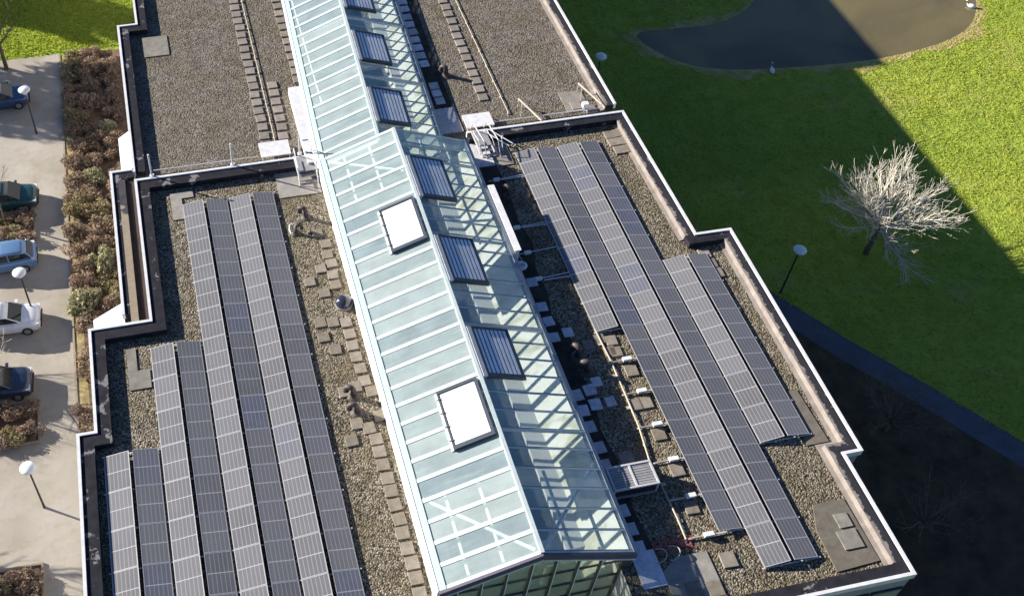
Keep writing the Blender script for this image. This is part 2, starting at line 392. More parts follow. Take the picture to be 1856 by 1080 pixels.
AXL,AXR,AXC=7.12,14.80,10.90; ZE,ZR=1.10,2.60; AY0,AY1=-22.86,.72
P1=[(7.75,-25.6),(-5.68,-25.6),(-5.66,-12.77),(-4.92,-12.77),(-4.92,-7.27),(-2.18,-7.27),(-2.18,2.02),(6.75,2.02)]
P2=[(15.3,2.12),(24.08,2.08),(24.22,-7.27),(26.02,-7.3),(25.92,-20.15),(25.12,-20.15),(25.13,-25.55),(14.4,-25.55)]
P3=[(-2.2,2.62),(-2.2,15.25),(-1.12,15.25),(-1.12,48)]
P4=[(23.9,2.72),(23.72,31.5),(26.2,31.5),(26.2,48)]
P5=[(-3.37,-6.70),(-3.37,2.85),(-2.2,2.85)]
HP=.33
for pl,wn in ((P1,1),(P2,1),(P3,1),(P4,-1),(P5,1)):
    mb=MB(); w=.67 if pl is P1 else (.60 if pl is P3 else .56)
    band(mb,pl,.10*wn,w*wn,-.4,HP); part('parapet',mb,M['bitumen'])
    mb=MB(); band(mb,pl,-.035*wn,.098*wn,HP-.28,HP+.065); part('roof_edge_trim',mb,M['white_trim'])
# sun bleached fillet on the inner side of the eastern parapets, ragged towards the bitumen
def fillet_mat():
    t=NT('worn_fillet'); uv=t.n('ShaderNodeTexCoord').outputs['UV']; q=t.n('ShaderNodeSeparateXYZ'); t.l(uv,q.inputs[0])
    base=t.ramp(t.noise(2.2,4),[(.3,(.20,.17,.15)),(.7,(.31,.275,.245))])
    k=t.math('ADD',q.outputs[0],t.math('MULTIPLY',t.math('SUBTRACT',t.noise(1.6,6,.75),.5),1.5))
    col=t.mix(t.ramp(k,[(.40,0.0),(.46,1.0)]),(.026,.026,.033),base)
    return t.done(t.bsdf(col,.8,0,.3,bump=t.noise(10,3),bstr=.2,bdist=.02))
M['worn_fillet']=fillet_mat()
for pl in ([(24.08,1.45),(24.22,-7.27)],[(26.02,-7.85),(25.92,-20.15),(25.12,-20.15),(25.13,-24.95)],[(23.72,31),(23.9,2.72)]):
    ds=(.20,.565,.60,.80); zs=(HP+.005,HP+.005,.06,.03); us=(0,.62,.8,1.2)
    mb=MB(); prev=None; uvs=[]
    rows=list(zip(*[offset(pl,d) for d in ds]))
    for r in rows:
        q=[mb.p(x,y,z) for (x,y),z in zip(r,zs)]
        if prev:
            for k in range(3): mb.f.append((prev[k],prev[k+1],q[k+1],q[k]))
        prev=q
    o=part('parapet_fillet',mb,M['worn_fillet']); uv=o.data.uv_layers.new(name='UVMap')
    for l in o.data.loops: uv.data[l.index].uv=(us[l.vertex_index%4],0)
# gravel decks (split either side of the atrium)
def deck(poly,mat,z=0.0):
    mb=MB(); mb.prism(poly,z-.35,z); part('roof_deck',mb,mat)
deck([(7.2,-25.55),(-5.6,-25.55),(-5.6,-12.8),(-4.87,-12.8),(-4.87,-7.3),(-2.15,-7.3),(-2.15,1.9),(7.2,1.9)],M['gravel_near'])
deck([(14.85,1.9),(24.03,1.9),(24.17,-7.3),(25.97,-7.35),(25.87,-20.1),(25.07,-20.1),(25.08,-25.5),(14.45,-25.5),(14.45,-22.7),(14.85,-22.7)],M['gravel_near'])
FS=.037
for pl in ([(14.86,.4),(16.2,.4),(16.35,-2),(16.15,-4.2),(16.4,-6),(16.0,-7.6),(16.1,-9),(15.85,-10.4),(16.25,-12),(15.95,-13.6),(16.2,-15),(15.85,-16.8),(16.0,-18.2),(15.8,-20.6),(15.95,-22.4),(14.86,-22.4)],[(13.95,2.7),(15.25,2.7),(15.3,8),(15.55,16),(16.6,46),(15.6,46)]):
    mb=MB(); mb.prism(pl,-.02,.02); part('dark_roof_strip',mb,M['roof_strip_dark'])  # dark strip beside the right eaves, uneven along its outer edge
deck([(7.0,2.0),(-2.15,2.0),(-2.15,15.2),(-1.08,15.2),(-1.08,47.9),(8.6,47.9)],M['gravel_far'])
deck([(13.7,2.0),(23.85,2.0),(23.68,31.4),(26.1,31.4),(26.1,47.9),(15.5,47.9)],M['gravel_far'])
# low strip roof on the left between its own low parapet and the main block
mb=MB(); mb.box(-2.86,-2.19,-7.25,2.3,-1.0,.20); part('strip_roof',mb,M['strip_floor'])
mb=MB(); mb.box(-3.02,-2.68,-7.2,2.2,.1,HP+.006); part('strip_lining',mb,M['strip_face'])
# white canopies below the roof edge
mb=MB(); mb.prism([(-2.25,3.0),(-2.25,8.75),(-2.42,8.6),(-3.0,8.1),(-3.0,2.95)],-2.25,-2.0); part('canopy',mb,M['white_canopy'])
mb=MB(); mb.prism([(-3.4,-7.2),(-3.4,-2.85),(-3.65,-3.05),(-5.15,-3.9),(-5.15,-7.2)],-3.25,-3.0); part('canopy',mb,M['white_canopy'])
# outer walls
def walls(pl,z0,z1,mat,inset=.02):
    mb=MB(); q=offset(pl,inset)
    for (a,b),(c,d) in zip(q,q[1:]): mb.quad((a,b,z0),(c,d,z0),(c,d,z1),(a,b,z1))
    part('outer_wall',mb,mat)
walls(P1,GZ,.1,M['wall']); walls(P2,GZ,.1,M['wall']); walls(P3,GZ,.1,M['wall']); walls(P4,GZ,.1,M['wall'],-.02); walls(P5,GZ,.1,M['wall'])
mb=MB(); mb.quad((14.4,-25.5,GZ),(14.4,-22.75,GZ),(14.4,-22.75,.02),(14.4,-25.5,.02)); part('recess_wall',mb,M['wall_white'])
mb=MB(); mb.quad((7.75,-25.5,GZ),(7.75,-22.75,GZ),(7.75,-22.75,.02),(7.75,-25.5,.02)); part('recess_wall',mb,M['wall_white'])
mb=MB(); mb.quad((-1.12,48,GZ),(26.2,48,GZ),(26.2,48,.1),(-1.12,48,.1)); part('outer_wall',mb,M['wall'])
for i in range(7):
    x0=15.2+i*1.42; mb=MB(); mb.box(x0,x0+1.3,-25.62,-25.50,-1.75,-.65); w=part('window',mb,M['frame_dark'])
    mb=MB(); mb.box(x0+.07,x0+1.23,-25.635,-25.61,-1.68,-.72); part('pane',mb,M['glass_front'],w)
# atrium interior
mb=MB(); mb.box(AXL+.05,AXR-.05,AY0,48,-8.2,-8.0); part('atrium_floor',mb,M['atr_floor'])
for xs in (AXL+.02,AXR-.02):
    mb=MB(); mb.quad((xs,AY0+.05,-8),(xs,48,-8),(xs,48,.0),(xs,AY0+.05,.0)); part('atrium_wall',mb,M['atr_wall'])
    for z in (-1.2,-4.4):
        s=1 if xs<10 else -1; z=z+(.85 if s<0 and z>-2 else 0); gw=2.05 if s<0 and z>-2 else 1.25  # upper right slab is raised and widened as an added light shelf
        mb=MB(); mb.box(min(xs,xs+s*gw),max(xs,xs+s*gw),AY0+1.3,46,z-.25,z); part('gallery_and_shelf',mb,M['steel_white'])
        if gw>2: continue
        mb=MB(); 
        mb.box(xs+s*(gw-.05)-.03,xs+s*(gw-.05)+.03,AY0+1.3,46,z+.95,z+1.02)
        for k in range(24): 
            yy=AY0+1.5+k*2; mb.box(xs+s*(gw-.05)-.025,xs+s*(gw-.05)+.025,yy,yy+.05,z,z+.95)
        part('gallery_rail',mb,M['steel_white'])
for k,yy in enumerate((-20.2,-16.4,-9.5,-5.2,2.6,8.5,14.5)):
    mb=MB(); mb.box(AXL+1.25,AXR-1.25,yy,yy+1.1,-4.65,-4.4); part('foot_bridge',mb,M['steel_white'])
# atrium upstands
for xa,xb,y0,y1,mt in ((AXL-.05,AXL,AY0,AY1,'white_trim'),(AXR-.04,AXR+.02,AY0,AY1,'flash_blue')):
    mb=MB(); mb.box(xa,xb,y0,y1,-.3,ZE-.06); part('upstand',mb,M[mt])

class Roof:   # gable roof in plan coordinates; shear follows the slightly skewed far section
    def __init__(s,xl,xc,xr,ze,zr,y0,y1,sh=0):
        s.__dict__.update(locals())
    def fn(s,side):
        """local (u from ridge down the slope in plan metres, y, h normal offset) -> world"""
        e=s.xl if side<0 else s.xr; run=abs(e-s.xc); k=(s.zr-s.ze)/run; L=math.hypot(1,k)
        def f(u,y,h):
            x=s.xc+side*u; z=s.zr-k*u
            return (x+side*h*k/L+s.sh*(y-s.y0),y,z+h/L)
        return f,run
near=Roof(AXL,AXC,AXR,ZE,ZR,AY0,AY1)
far=Roof(7.15,10.22,13.80,.60,1.86,.72,46.0,FS)
def glass_roof(R,step,name,topbar):
    g=None
    mb=MB(); mb.box(-.075,.075,R.y0,R.y1,-.02,.09)
    mb.v=[(R.xc+x+R.sh*(y-R.y0),y,R.zr+z) for x,y,z in mb.v]; rc=part('ridge_cap',mb,M['bar'])
    root=part(name,(lambda m:(m.box(-.06,.06,R.y0+.02,R.y1-.02,-.16,-.03),setattr(m,'v',[(R.xc+x+R.sh*(y-R.y0),y,R.zr+z) for x,y,z in m.v]),m)[2])(MB()),M['steel_white'])
    rc.parent=root
    for side in (-1,1):
        f,run=R.fn(side)
        mb=MB(f); mb.quad((0.02,R.y0,0),(run,R.y0,0),(run,R.y1,0),(0.02,R.y1,0)); part('glass_slope',mb,M['glass_roof'],root)
        mb=MB(f); md=MB(f); n=int((R.y1-R.y0)/step); 
        for i in range(n+1):
            y=R.y0+.05+i*(R.y1-R.y0-.1)/n
            if side<0: mb.box(.07,run-.02,y-.085,y+.085,.004,.025)
            else:
                mb.box(.07,run-.02,y-.045,y+.02,.004,.035); md.box(.07,run-.02,y+.021,y+.06,.003,.025)
        part('glazing_bar',mb,M['bar'],root)
        if side>0: part('glazing_joint',md,M['bar_dark'],root)
        # eave trim
        mb=MB(f); 
        if side<0: mb.box(run-.03,run+.12,R.y0,R.y1,.051,.075); part('eave_trim',mb,M['white_trim'],root); mb=MB(f); mb.box(run-.30,run-.02,R.y0,R.y1,.012,.050); part('eave_strip',mb,M['strip_mint'],root)
        else: mb.box(run-.10,run+.07,R.y0,R.y1,.012,.05); part('eave_trim',mb,M['flash_blue'],root)
        # rafters below
        mb=MB(f); 
        for i in range(0,n+1,6):
            y=R.y0+.15+i*(R.y1-R.y0-.3)/n; mb.box(.05,run-.05,y-.035,y+.035,-.22,-.08)
        if R is near:
            for q in (.36,.70):
                for ya,yb in ((R.y0+.3,-19.2),(-2.8,R.y1-.3)): mb.box(run*q-.05,run*q+.05,ya,yb,-.24,-.16)
        part('rafter',mb,M['steel_white'],root)
    return root
nroof=glass_roof(near,.9,'near_glass_roof',0); nroof.name='glass_roof'
froof=glass_roof(far,.9,'glass_roof',0)
# X-bracing under the southern bay and between some rafters
for side in (-1,1):
    f,run=near.fn(side); mb=MB(f)
    for ya,yb in ((-22.6,-18.9),(-2.2,.6)):
        mb.tube([(.2,ya,-.07),(run-.2,yb,-.07)],.07,6)
    part('cross_brace',mb,M['steel_white'],nroof)
# gable ends
def gable(R,y,root,front):
    pts=[(R.xl,R.ze),(R.xc,R.zr),(R.xr,R.ze)]
    yo=y-.06 if front else y+.06
    for (a,za),(b,zb) in zip(pts,pts[1:]):
        mb=MB(); d=.06
        vs=[(a,za+.06),(b,zb+.06),(b,zb-.26),(a,za-.26)]
        i0=[mb.p(p,yo-d,q) for p,q in vs]; i1=[mb.p(p,yo+d-.01,q) for p,q in vs]
        mb.f+= [tuple(i0),tuple(reversed(i1))]+[(i0[k],i1[k],i1[(k+1)%4],i0[(k+1)%4]) for k in range(4)]
        part('gable_fascia',mb,M['fascia'],root)
        mb=MB(); vs=[(a,za-.263),(b,zb-.263),(b,zb-.33),(a,za-.33)]
        i0=[mb.p(p,yo-d-.03,q) for p,q in vs]; i1=[mb.p(p,yo+d,q) for p,q in vs]
        mb.f+= [tuple(i0),tuple(reversed(i1))]+[(i0[k],i1[k],i1[(k+1)%4],i0[(k+1)%4]) for k in range(4)]
        part('gable_trim',mb,M['white_trim'],root)
gable(near,AY0,nroof,True)
mb=MB(); mb.poly([(AXL,AY1,ZE),(AXC,AY1,ZR),(AXR,AY1,ZE),(AXR,AY1,-.3),(AXL,AY1,-.3)]); part('gable_glazing',mb,M['glass_roof'],nroof)
# south curtain wall of the atrium
fx0,fx1=7.80,14.35; zt=lambda x: ZR-abs(x-AXC)*(ZR-ZE)/3.9-.33
mb=MB(); mb.poly([(fx0,AY0+.03,GZ),(fx1,AY0+.03,GZ),(fx1,AY0+.03,zt(fx1)),(AXC,AY0+.03,zt(AXC)),(fx0,AY0+.03,zt(fx0))]); fg=part('front_glazing',mb,M['glass_front'])
mb=MB()
for i in range(8):
    x=fx0+i*(fx1-fx0)/7; mb.box(x-.045,x+.045,AY0-.05,AY0+.02,GZ,zt(x))
part('mullion',mb,M['mullion'],fg)
mb=MB(); 
for k in range(10):
    z=.70-k*1.12
    if z>GZ+.5: mb.box(fx0,fx1,AY0-.045,AY0+.015,z-.04,z+.04)
part('transom',mb,M['mullion'],fg)
mb=MB()
for i in range(7):
    x=fx0+(i+.0)*(fx1-fx0)/7; mb.box(x+.05,x+.09,AY0-.06,AY0+.01,GZ,zt(x))
part('mullion_cap',mb,M['steel_white'],fg)
mb=MB(); mb.box(11.25,12.05,AY0+.09,AY0+.14,-.3,1.2); part('ventilation_grille',mb,M['unit_grey'],fg)
mb=MB(); mb.box(fx0-.6,fx0,AY0-.02,AY0+.05,GZ,ZE-.3); part('corner_post',mb,M['mullion'],fg)
mb=MB(); mb.box(fx1,fx1+.42,AY0-.02,AY0+.05,GZ,ZE-.3); part('corner_post',mb,M['mullion'],fg)
# white side step on the far section
mb=MB(); mb.box(6.62,7.25,1.3,7.45,-.1,.56); part('side_casing',mb,M['white_trim'],froof)
mb=MB(); mb.box(6.60,6.9,3.0,3.06,.565,.58); mb.box(6.60,6.95,2.0,2.06,.565,.58); part('casing_seam',mb,M['bar_dark'],froof)
# added and tilted to catch the sun: pale sloping lining inside the eastern eaves
def reflector():
    t=NT('reflector'); mp=t.n('ShaderNodeMapping'); mp.inputs['Scale'].default_value=(.5,1.0,.5); t.l(t.pos(),mp.inputs[0])
    col=t.ramp(t.noise(.9,4,.65,mp.outputs[0],dist=.8),[(.30,(.30,.42,.38)),(.42,(.62,.62,.45)),(.52,(.88,.88,.80)),(.8,(.92,.92,.88))])
    return t.done(t.bsdf(col,.7,0,.3))
M['reflector']=reflector()
mb=MB(); mb.poly([(13.05,AY0+.2,-.75),(14.72,AY0+.2,.72),(14.72,AY1-.2,.72),(13.05,AY1-.2,-.75)]); part('eave_reflector',mb,M['reflector'])
mb=MB(); sx=FS*44; mb.poly([(12.30,AY1+.2,-.85),(13.72,AY1+.2,.25),(13.72+sx,45,.25),(12.30+sx,45,-.85)]); part('eave_reflector',mb,M['reflector'])
# smoke vents on the slopes
def vent(R,side,y0,y1,root,white):
    f,run=R.fn(side); u0,u1=.25,1.96
    if white: u0,u1=.15,1.79
    mb=MB(f); h=.17; t=.11
    mb.box(u0,u1,y0,y0+t+.07,.0,h); mb.box(u0,u1,y1-t,y1,.0,h); mb.box(u0,u0+t,y0+t+.07,y1-t,.0,h); mb.box(u1-t*.7,u1,y0+t+.07,y1-t,.0,h-.03)
    mb.box(u0+t,u1-t*.7,y0+t+.07,y1-t,.01,.05)
    v=part('roof_vent',mb,M['frame_dark'])
    if not white:
        mb=MB(f); n=8; w=(u1-u0-2*t+.03)/n
        for i in range(n):
            a=u0+t+i*w; mb.box(a,a+w*.70,y0+t+.075,y1-t-.005,.115,.135)
        part('louvre',mb,M['louvre_blue'],v)
        mb=MB(f); mb.box(u0-.16,u0-.002,y0+.02,y1-.02,.02,.13); part('vent_flashing',mb,M['white_trim'],v)
        mb=MB(f); mb.box(u1+.002,u1+.05,y0,y1,.01,.10); part('vent_flashing',mb,M['bar'],v)
    else:
        mb=MB(f); mb.box(u0+t+.02,u1-t,y0+t+.08,y1-t-.01,.10,.125); part('vent_flap',mb,M['louvre_white'],v)
        mb=MB(f); mb.box(u1+.002,u1+.10,y0+.02,y1,.01,.06)
        part('vent_flashing',mb,M['white_trim'],v)
        for k in range(4):
            mb=MB(f); y=y0+.4+k*(y1-y0-.8)/3; mb.box(u1-.12,u1+.08,y,y+.05,.145,.165); part('vent_hinge',mb,M['frame_dark'],v)
for a,b in ((-4.27,-1.38),(-9.65,-6.82),(-14.93,-12.26)): vent(near,1,a,b,nroof,False)
for a,b in ((-6.95,-4.19),(-17.67,-14.89)): vent(near,-1,a,b,nroof,True)
for a,b in ((2.2,5.0),(7.35,10.05),(12.3,15.1),(17.3,20.1),(22.3,25.1)): vent(far,1,a,b,froof,False)

# ------------------------------------------------------------------ solar panels
D=1.74; P=2.337; PW=1.052; PL=1.725; TILT=math.tan(rad(10))
XL0,YL0=0.0,0.0; XR0,YR0=17.43,.307; ZLO=.12
def panel_proto(side):
    # local: x across from low edge(0) to high edge, y along, base at the roof
    run=PW*math.cos(rad(10)); rise=run*TILT
    def z(x): return ZLO+(x if side>0 else run-x)/run*rise
    fr=MB(lambda x,y,h:(x,y,z(x)+h)); w=.030
    fr.box(0,run,-PL/2,-PL/2+w,-.035,.004); fr.box(0,run,PL/2-w,PL/2,-.035,.004)
    fr.box(0,w,-PL/2+w,PL/2-w,-.035,.004); fr.box(run-w,run,-PL/2+w,PL/2-w,-.035,.004)
    ce=MB(lambda x,y,h:(x,y,z(x)+h)); ce.quad((w,-PL/2+w,0),(run-w,-PL/2+w,0),(run-w,PL/2-w,0),(w,PL/2-w,0))
    return fr,ce,run
protos={}
def mkpanel(side,x,y,label,group):
    if side not in protos:
        fr,ce,run=panel_proto(side)
        r=thing('solar_panel',(x,y,0),label,'solar panel',group)
        obj('panel_frame',fr,M['alu'],r); c=obj('solar_cells',ce,M['cells'],r)
        uv=c.data.uv_layers.new(name='UVMap')
        for lp,(u,v) in zip(c.data.polygons[0].loop_indices,[(0,0)]*4):
            co=c.data.vertices[c.data.loops[lp].vertex_index].co; uv.data[lp].uv=((co.x-.03)/(run-.06),(co.y+PL/2-.03)/(PL-.06))
        protos[side]=r; return r
    r=dup(protos[side],(x,y,0),label=label,group=group)
    return r
RUN=PW*math.cos(rad(10))
def tent(x0,y0,lj,dj,names):
    for side,js,dx,nm in ((1,lj,0,names[0]),(-1,dj,RUN+.155,names[1])):
        for n_,j in enumerate(range(*js)):
            k=js[1]-js[0]
            lab=f"{ORD[n_]} panel down {nm}"
            if n_==k-1 and k<14: lab=f"nearest panel in {nm}"
            mkpanel(side,x0+dx,y0-(j+.5)*D,lab,'solar panels of the roof arrays')
NMJ=13
tent(XL0-2*P,YL0,(8,NMJ),(8,NMJ),("the outermost left bright row, beside the left parapet","the dark row next to the outermost left bright row"))
tent(XL0-P,YL0,(5,NMJ),(5,NMJ),("the second bright row from the left parapet","the second dark row from the left parapet"))
tent(XL0,YL0,(0,NMJ),(0,NMJ),("the long bright row starting at the left slab corner","the dark row right of the long left bright row"))
tent(XL0+P,YL0,(0,NMJ),(0,NMJ),("the left array's bright row nearest the glass roof","the left array's dark row nearest the glass roof"))
tent(XR0,YR0,(0,7),(0,13),("the short bright row right of the white upright screen","the right array's dark row nearest the glass roof"))
tent(XR0+P,YR0,(0,14),(0,14),("the long bright row in the middle of the right array","the long dark row in the middle of the right array"))
tent(XR0+2*P,YR0,(5,11),(5,11),("the short bright row beside the right parapet","the short dark row closest to the right parapet"))
# cross rails under the joints
rail=None
def mkrail(x0,x1,y,label):
    global rail
    if rail is None:
        mb=MB(); mb.box(-.02,1.02,-.028,.028,.055,.095); mb.box(.30,.34,-.05,.05,.0,.06)
        rail=tag(obj('mounting_rail',mb,M['rail'],None,(0,0,0)),label,'mounting rail','metal rails under the solar panels'); o=rail
    else: o=rail.copy(); COL.objects.link(o)
    o.location=(x0,y,0); o.scale=(x1-x0,1,1); o['label']=label; return o
for nm,x0,y0,a,b in (("outermost left tent of panels",XL0-2*P,YL0,8,13),("second tent of panels from the left parapet",XL0-P,YL0,5,13),("tent of panels behind the left slab corner",XL0,YL0,0,13),("left tent of panels nearest the glass roof",XL0+P,YL0,0,13),("right array's tent nearest the glass roof",XR0,YR0,0,13),("middle tent of the right array",XR0+P,YR0,0,14),("short tent beside the right parapet",XR0+2*P,YR0,5,11)):
    for n_,j in enumerate(range(a,b+1)):
        xa=x0-.03; xb=x0+2*RUN+.155+.06
        if x0==XR0 and j<7: xa=x0-1.2 if j in (1,3,5) else x0-.03
        mkrail(xa,xb,y0-j*D,f"{ORD[n_]} cross rail down the {nm}")

# ------------------------------------------------------------------ pavers and slabs
pav={}
def paver(x,y,label,group,kind='paver',s=.5,rz=None,z=.0):
    if kind not in pav:
        mb=MB(); h=.085; e=.02
        a=[mb.p(sx*.5,sy*.5,0) for sx,sy in ((-1,-1),(1,-1),(1,1),(-1,1))]; b=[mb.p(sx*.5,sy*.5,h-e) for sx,sy in ((-1,-1),(1,-1),(1,1),(-1,1))]; c=[mb.p(sx*(.5-e),sy*(.5-e),h) for sx,sy in ((-1,-1),(1,-1),(1,1),(-1,1))]
        for k in range(4): j=(k+1)%4; mb.f+=[(a[k],a[j],b[j],b[k]),(b[k],b[j],c[j],c[k])]
        mb.f+=[tuple(c)]
        o=obj('concrete_paver',mb,M[kind],None,(0,0,0)); pav[kind]=o
    else: o=pav[kind].copy(); COL.objects.link(o)
    o.location=(x+random.uniform(-.03,.03),y+random.uniform(-.03,.03),z-.012); o.scale=(s,s*1.06,1); o.rotation_euler=(0,0,random.uniform(-.05,.05) if rz is None else rz)
    tag(o,label,'paver',group); return o
def prow(pts,desc,group,kind,s=.5):
    for i,(x,y) in enumerate(pts): paver(x,y,f"{ORD[i]} concrete paver down {desc}",group,kind,s)
lin=lambda x0,y0,x1,y1,n:[(x0+(x1-x0)*i/(n-1),y0+(y1-y0)*i/(n-1)) for i in range(n)]
G='concrete pavers laid on the gravel roofs'
prow(lin(6.5,-15.3,6.66,-24.2,15),"the line beside the left eave of the near glass roof",G,'paver',.52)
prow(lin(6.5,-8.95,6.62,-12.3,6),"the short line right below the black dome",G,'paver',.5)
prow([(6.25,-3.2),(6.5,-4.0),(6.45,-4.65),(6.55,-5.3),(6.0,-5.5),(6.5,-6.0),(6.5,-6.6),(5.35,-6.2),(5.85,-7.0)],"the scattered group above the black dome",G,'paver',.5)
prow([(5.35,-8.75),(5.9,-8.8),(5.35,-9.6),(5.75,-10.35),(5.7,-12.7),(6.2,-12.5),(6.85,-12.9),(5.85,-14.4),(6.3,-14.7),(5.45,-15.2),(6.9,-14.2)],"the scattered group around the left twin vent pipes",G,'paver',.52)
prow(lin(4.84,16.9,4.79,3.7,20),"the left line on the far left gravel roof",G,'paver_far',.52)
prow(lin(7.33,16.5,7.36,8.7,12)[:12],"the line beside the far glass roof's left eave",G,'paver_far',.5)
prow(lin(5.86,8.5,5.79,4.2,7),"the short middle line on the far left gravel roof",G,'paver_far',.52)
prow(lin(17.29,14.4,17.09,5.1,14),"the line on the far right gravel roof beside the wire",G,'paver_far',.52)
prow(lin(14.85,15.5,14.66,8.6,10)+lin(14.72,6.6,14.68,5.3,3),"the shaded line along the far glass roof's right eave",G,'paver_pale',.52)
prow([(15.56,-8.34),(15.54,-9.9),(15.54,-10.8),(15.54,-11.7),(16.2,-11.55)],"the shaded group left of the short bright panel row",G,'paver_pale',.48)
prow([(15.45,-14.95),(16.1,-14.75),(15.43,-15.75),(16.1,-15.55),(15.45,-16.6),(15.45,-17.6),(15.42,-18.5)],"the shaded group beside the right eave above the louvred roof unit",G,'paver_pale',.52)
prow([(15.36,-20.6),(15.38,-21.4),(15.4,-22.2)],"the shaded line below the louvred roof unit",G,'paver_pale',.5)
prow([(17.5,-12.2),(16.9,-12.45),(17.7,-12.95),(18.0,-12.4),(17.95,-13.05)],"the group in front of the short bright row's end",G,'paver',.5)
prow([(18.25,-14.2),(18.2,-15.9),(17.75,-15.9),(18.15,-17.55),(18.2,-19.3),(18.1,-21.0)],"the ballast blocks along the right dark row",G,'paver',.55)
prow([(16.4,-18.3),(18.6,-23.4),(16.75,-24.3),(17.6,-24.4)],"the loose pavers near the right front corner of the glass roof",G,'paver',.6)
prow([(22.85,.75),(23.4,.75),(22.85,.15),(23.4,.15),(22.95,-.5),(23.5,-.5)],"the block in the far right corner of the near roof",G,'paver',.54)
prow([(24.3,-8.3),(24.35,-8.95),(24.4,-9.6)],"the line right of the short dark panel row",G,'paver',.54)
prow([(22.6,2.95),(21.9,3.4)],"the pair beside the far right parapet",G,'paver_far',.6)
paver(16.5,-14.4,'sunlit white paver just beside the right twin vent pipes',G,'paver_pale',.45); paver(16.75,-15.5,'sunlit white paver nearest the end of the shaded paver group',G,'paver_pale',.45)
def slab(poly,label,mat='slab',z=.05):
    cx_=sum(p[0] for p in poly)/len(poly); cy_=sum(p[1] for p in poly)/len(poly)
    mb=MB(); mb.prism(poly,-.03,z); return tag(obj('roof_slab',mb,M[mat],None,(cx_,cy_,0)),label,'slab','concrete slabs on the roof')
slab([(-3.4,-10.75),(-2.45,-10.75),(-2.45,-9.75),(-2.98,-9.75),(-2.98,-8.5),(-3.4,-8.5)],'pale L shaped slab between the left parapet and the panels')
slab([(-.55,-.9),(.0,-.9),(.0,.55),(.6,.55),(.6,1.0),(-.55,1.0)],'pale slab at the far left corner of the left panel array')
slab([(4.85,-.45),(7.0,-.45),(7.0,1.4),(4.85,1.4)],'large slab under the access steps beside the glass roof')
slab([(-.9,12.4),(.53,12.4),(.53,14.25),(-.9,14.25)],'square slab against the far left parapet')
slab([(22.45,-24.75),(24.3,-24.65),(24.25,-21.9),(22.9,-21.9),(22.5,-23.0)],'large dark slab field in the near right roof corner','slab_dark')
slab([(23.2,-24.0),(24.0,-24.0),(24.0,-23.2),(23.2,-23.2)],'raised square tile on the dark slab field, nearest the corner','slab',.10)
slab([(23.45,-23.1),(24.0,-23.1),(24.0,-22.5),(23.45,-22.5)],'small raised tile on the dark slab field, away from the corner','slab',.10)
slab([(15.9,-25.0),(17.9,-25.0),(17.9,-22.9),(16.6,-22.9),(15.9,-23.4)],'broad slab area between the glass gable and the right panels','slab')
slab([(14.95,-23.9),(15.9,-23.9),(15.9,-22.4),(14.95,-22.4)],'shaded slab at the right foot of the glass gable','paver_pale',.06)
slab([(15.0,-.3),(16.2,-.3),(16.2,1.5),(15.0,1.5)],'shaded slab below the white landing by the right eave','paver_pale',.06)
slab([(16.25,-.4),(17.2,-.4),(17.2,1.4),(16.25,1.4)],'sunlit slab at the far corner of the short bright panel row','slab')
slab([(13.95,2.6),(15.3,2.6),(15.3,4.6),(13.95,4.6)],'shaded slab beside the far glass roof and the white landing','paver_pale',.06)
slab([(21.3,2.9),(22.6,2.9),(22.6,4.6),(21.3,4.6)],'flat grey slab before the right end of the cross parapet','slab',.04)
slab([(24.0,-19.3),(25.0,-19.3),(24.9,-16.6),(24.3,-16.6)],'narrow slab between the short dark row and the right parapet','slab_dark',.04)

# ------------------------------------------------------------------ roof equipment
def arc(cx,cz,r,a0,a1,n,y,axis='x'):
    return [(cx+r*math.cos(a0+(a1-a0)*i/n),y,cz+r*math.sin(a0+(a1-a0)*i/n)) for i in range(n+1)]
def gooseneck(x,y,h,r,rz,label):
    t=thing('vent_pipe',(x,y,0),label,'vent pipe','curved vent pipes on the roof',rz)
    mb=MB(); mb.tube([(0,0,0),(0,0,h*.6)]+[(.17-.17*math.cos(a),0,h*.6+.17*math.sin(a)) for a in [math.pi*i/7 for i in range(1,8)]]+[(.34,0,h*.6-.12)],r,10); obj('pipe',mb,M['pipe_grey'],t,smooth=True)
    mb=MB(); mb.lathe((0,0,0),[(r*2.6,0),(r*2.5,.03),(r*1.35,.10),(r*1.25,.16)],12); obj('flange',mb,M['pipe_grey'],t)
    mb=MB(); mb.lathe((.34,0,h*.6-.14),[(r*1.25,0),(r*1.3,.05),(r*1.0,.07)],10); obj('mouth',mb,M['unit_dark'],t)
gooseneck(6.0,-13.0,.75,.12,2.6,'brown curved vent pipe beside the left eave, farther of the near pair')
gooseneck(5.98,-13.85,.75,.12,2.9,'brown curved vent pipe beside the left eave, nearer of the near pair')
gooseneck(5.9,-2.0,.75,.11,2.6,'curved vent pipe below the access steps, nearer the glass roof')
gooseneck(5.2,-2.95,.55,.10,.3,'curved vent pipe beside the left panels, low by the slab')
gooseneck(16.2,-12.95,.8,.13,2.2,'curved vent pipe right of the glass roof, farther of the pair')
gooseneck(16.35,-13.8,.8,.13,2.7,'curved vent pipe right of the glass roof, nearer of the pair')
gooseneck(15.6,7.35,.7,.12,2.4,'curved vent pipe at the end of the shaded paver line')
gooseneck(16.2,-2.6,.7,.10,2.2,'curved vent pipe left of the short bright panel row')
t=thing('roof_dome',(6.62,-7.85,0),'shiny black dome vent beside the left eave of the glass roof','dome vent')
mb=MB(); mb.lathe((0,0,0),[(.42,0),(.42,.12),(.36,.13)],20); obj('dome_base',mb,M['unit_grey'],t)
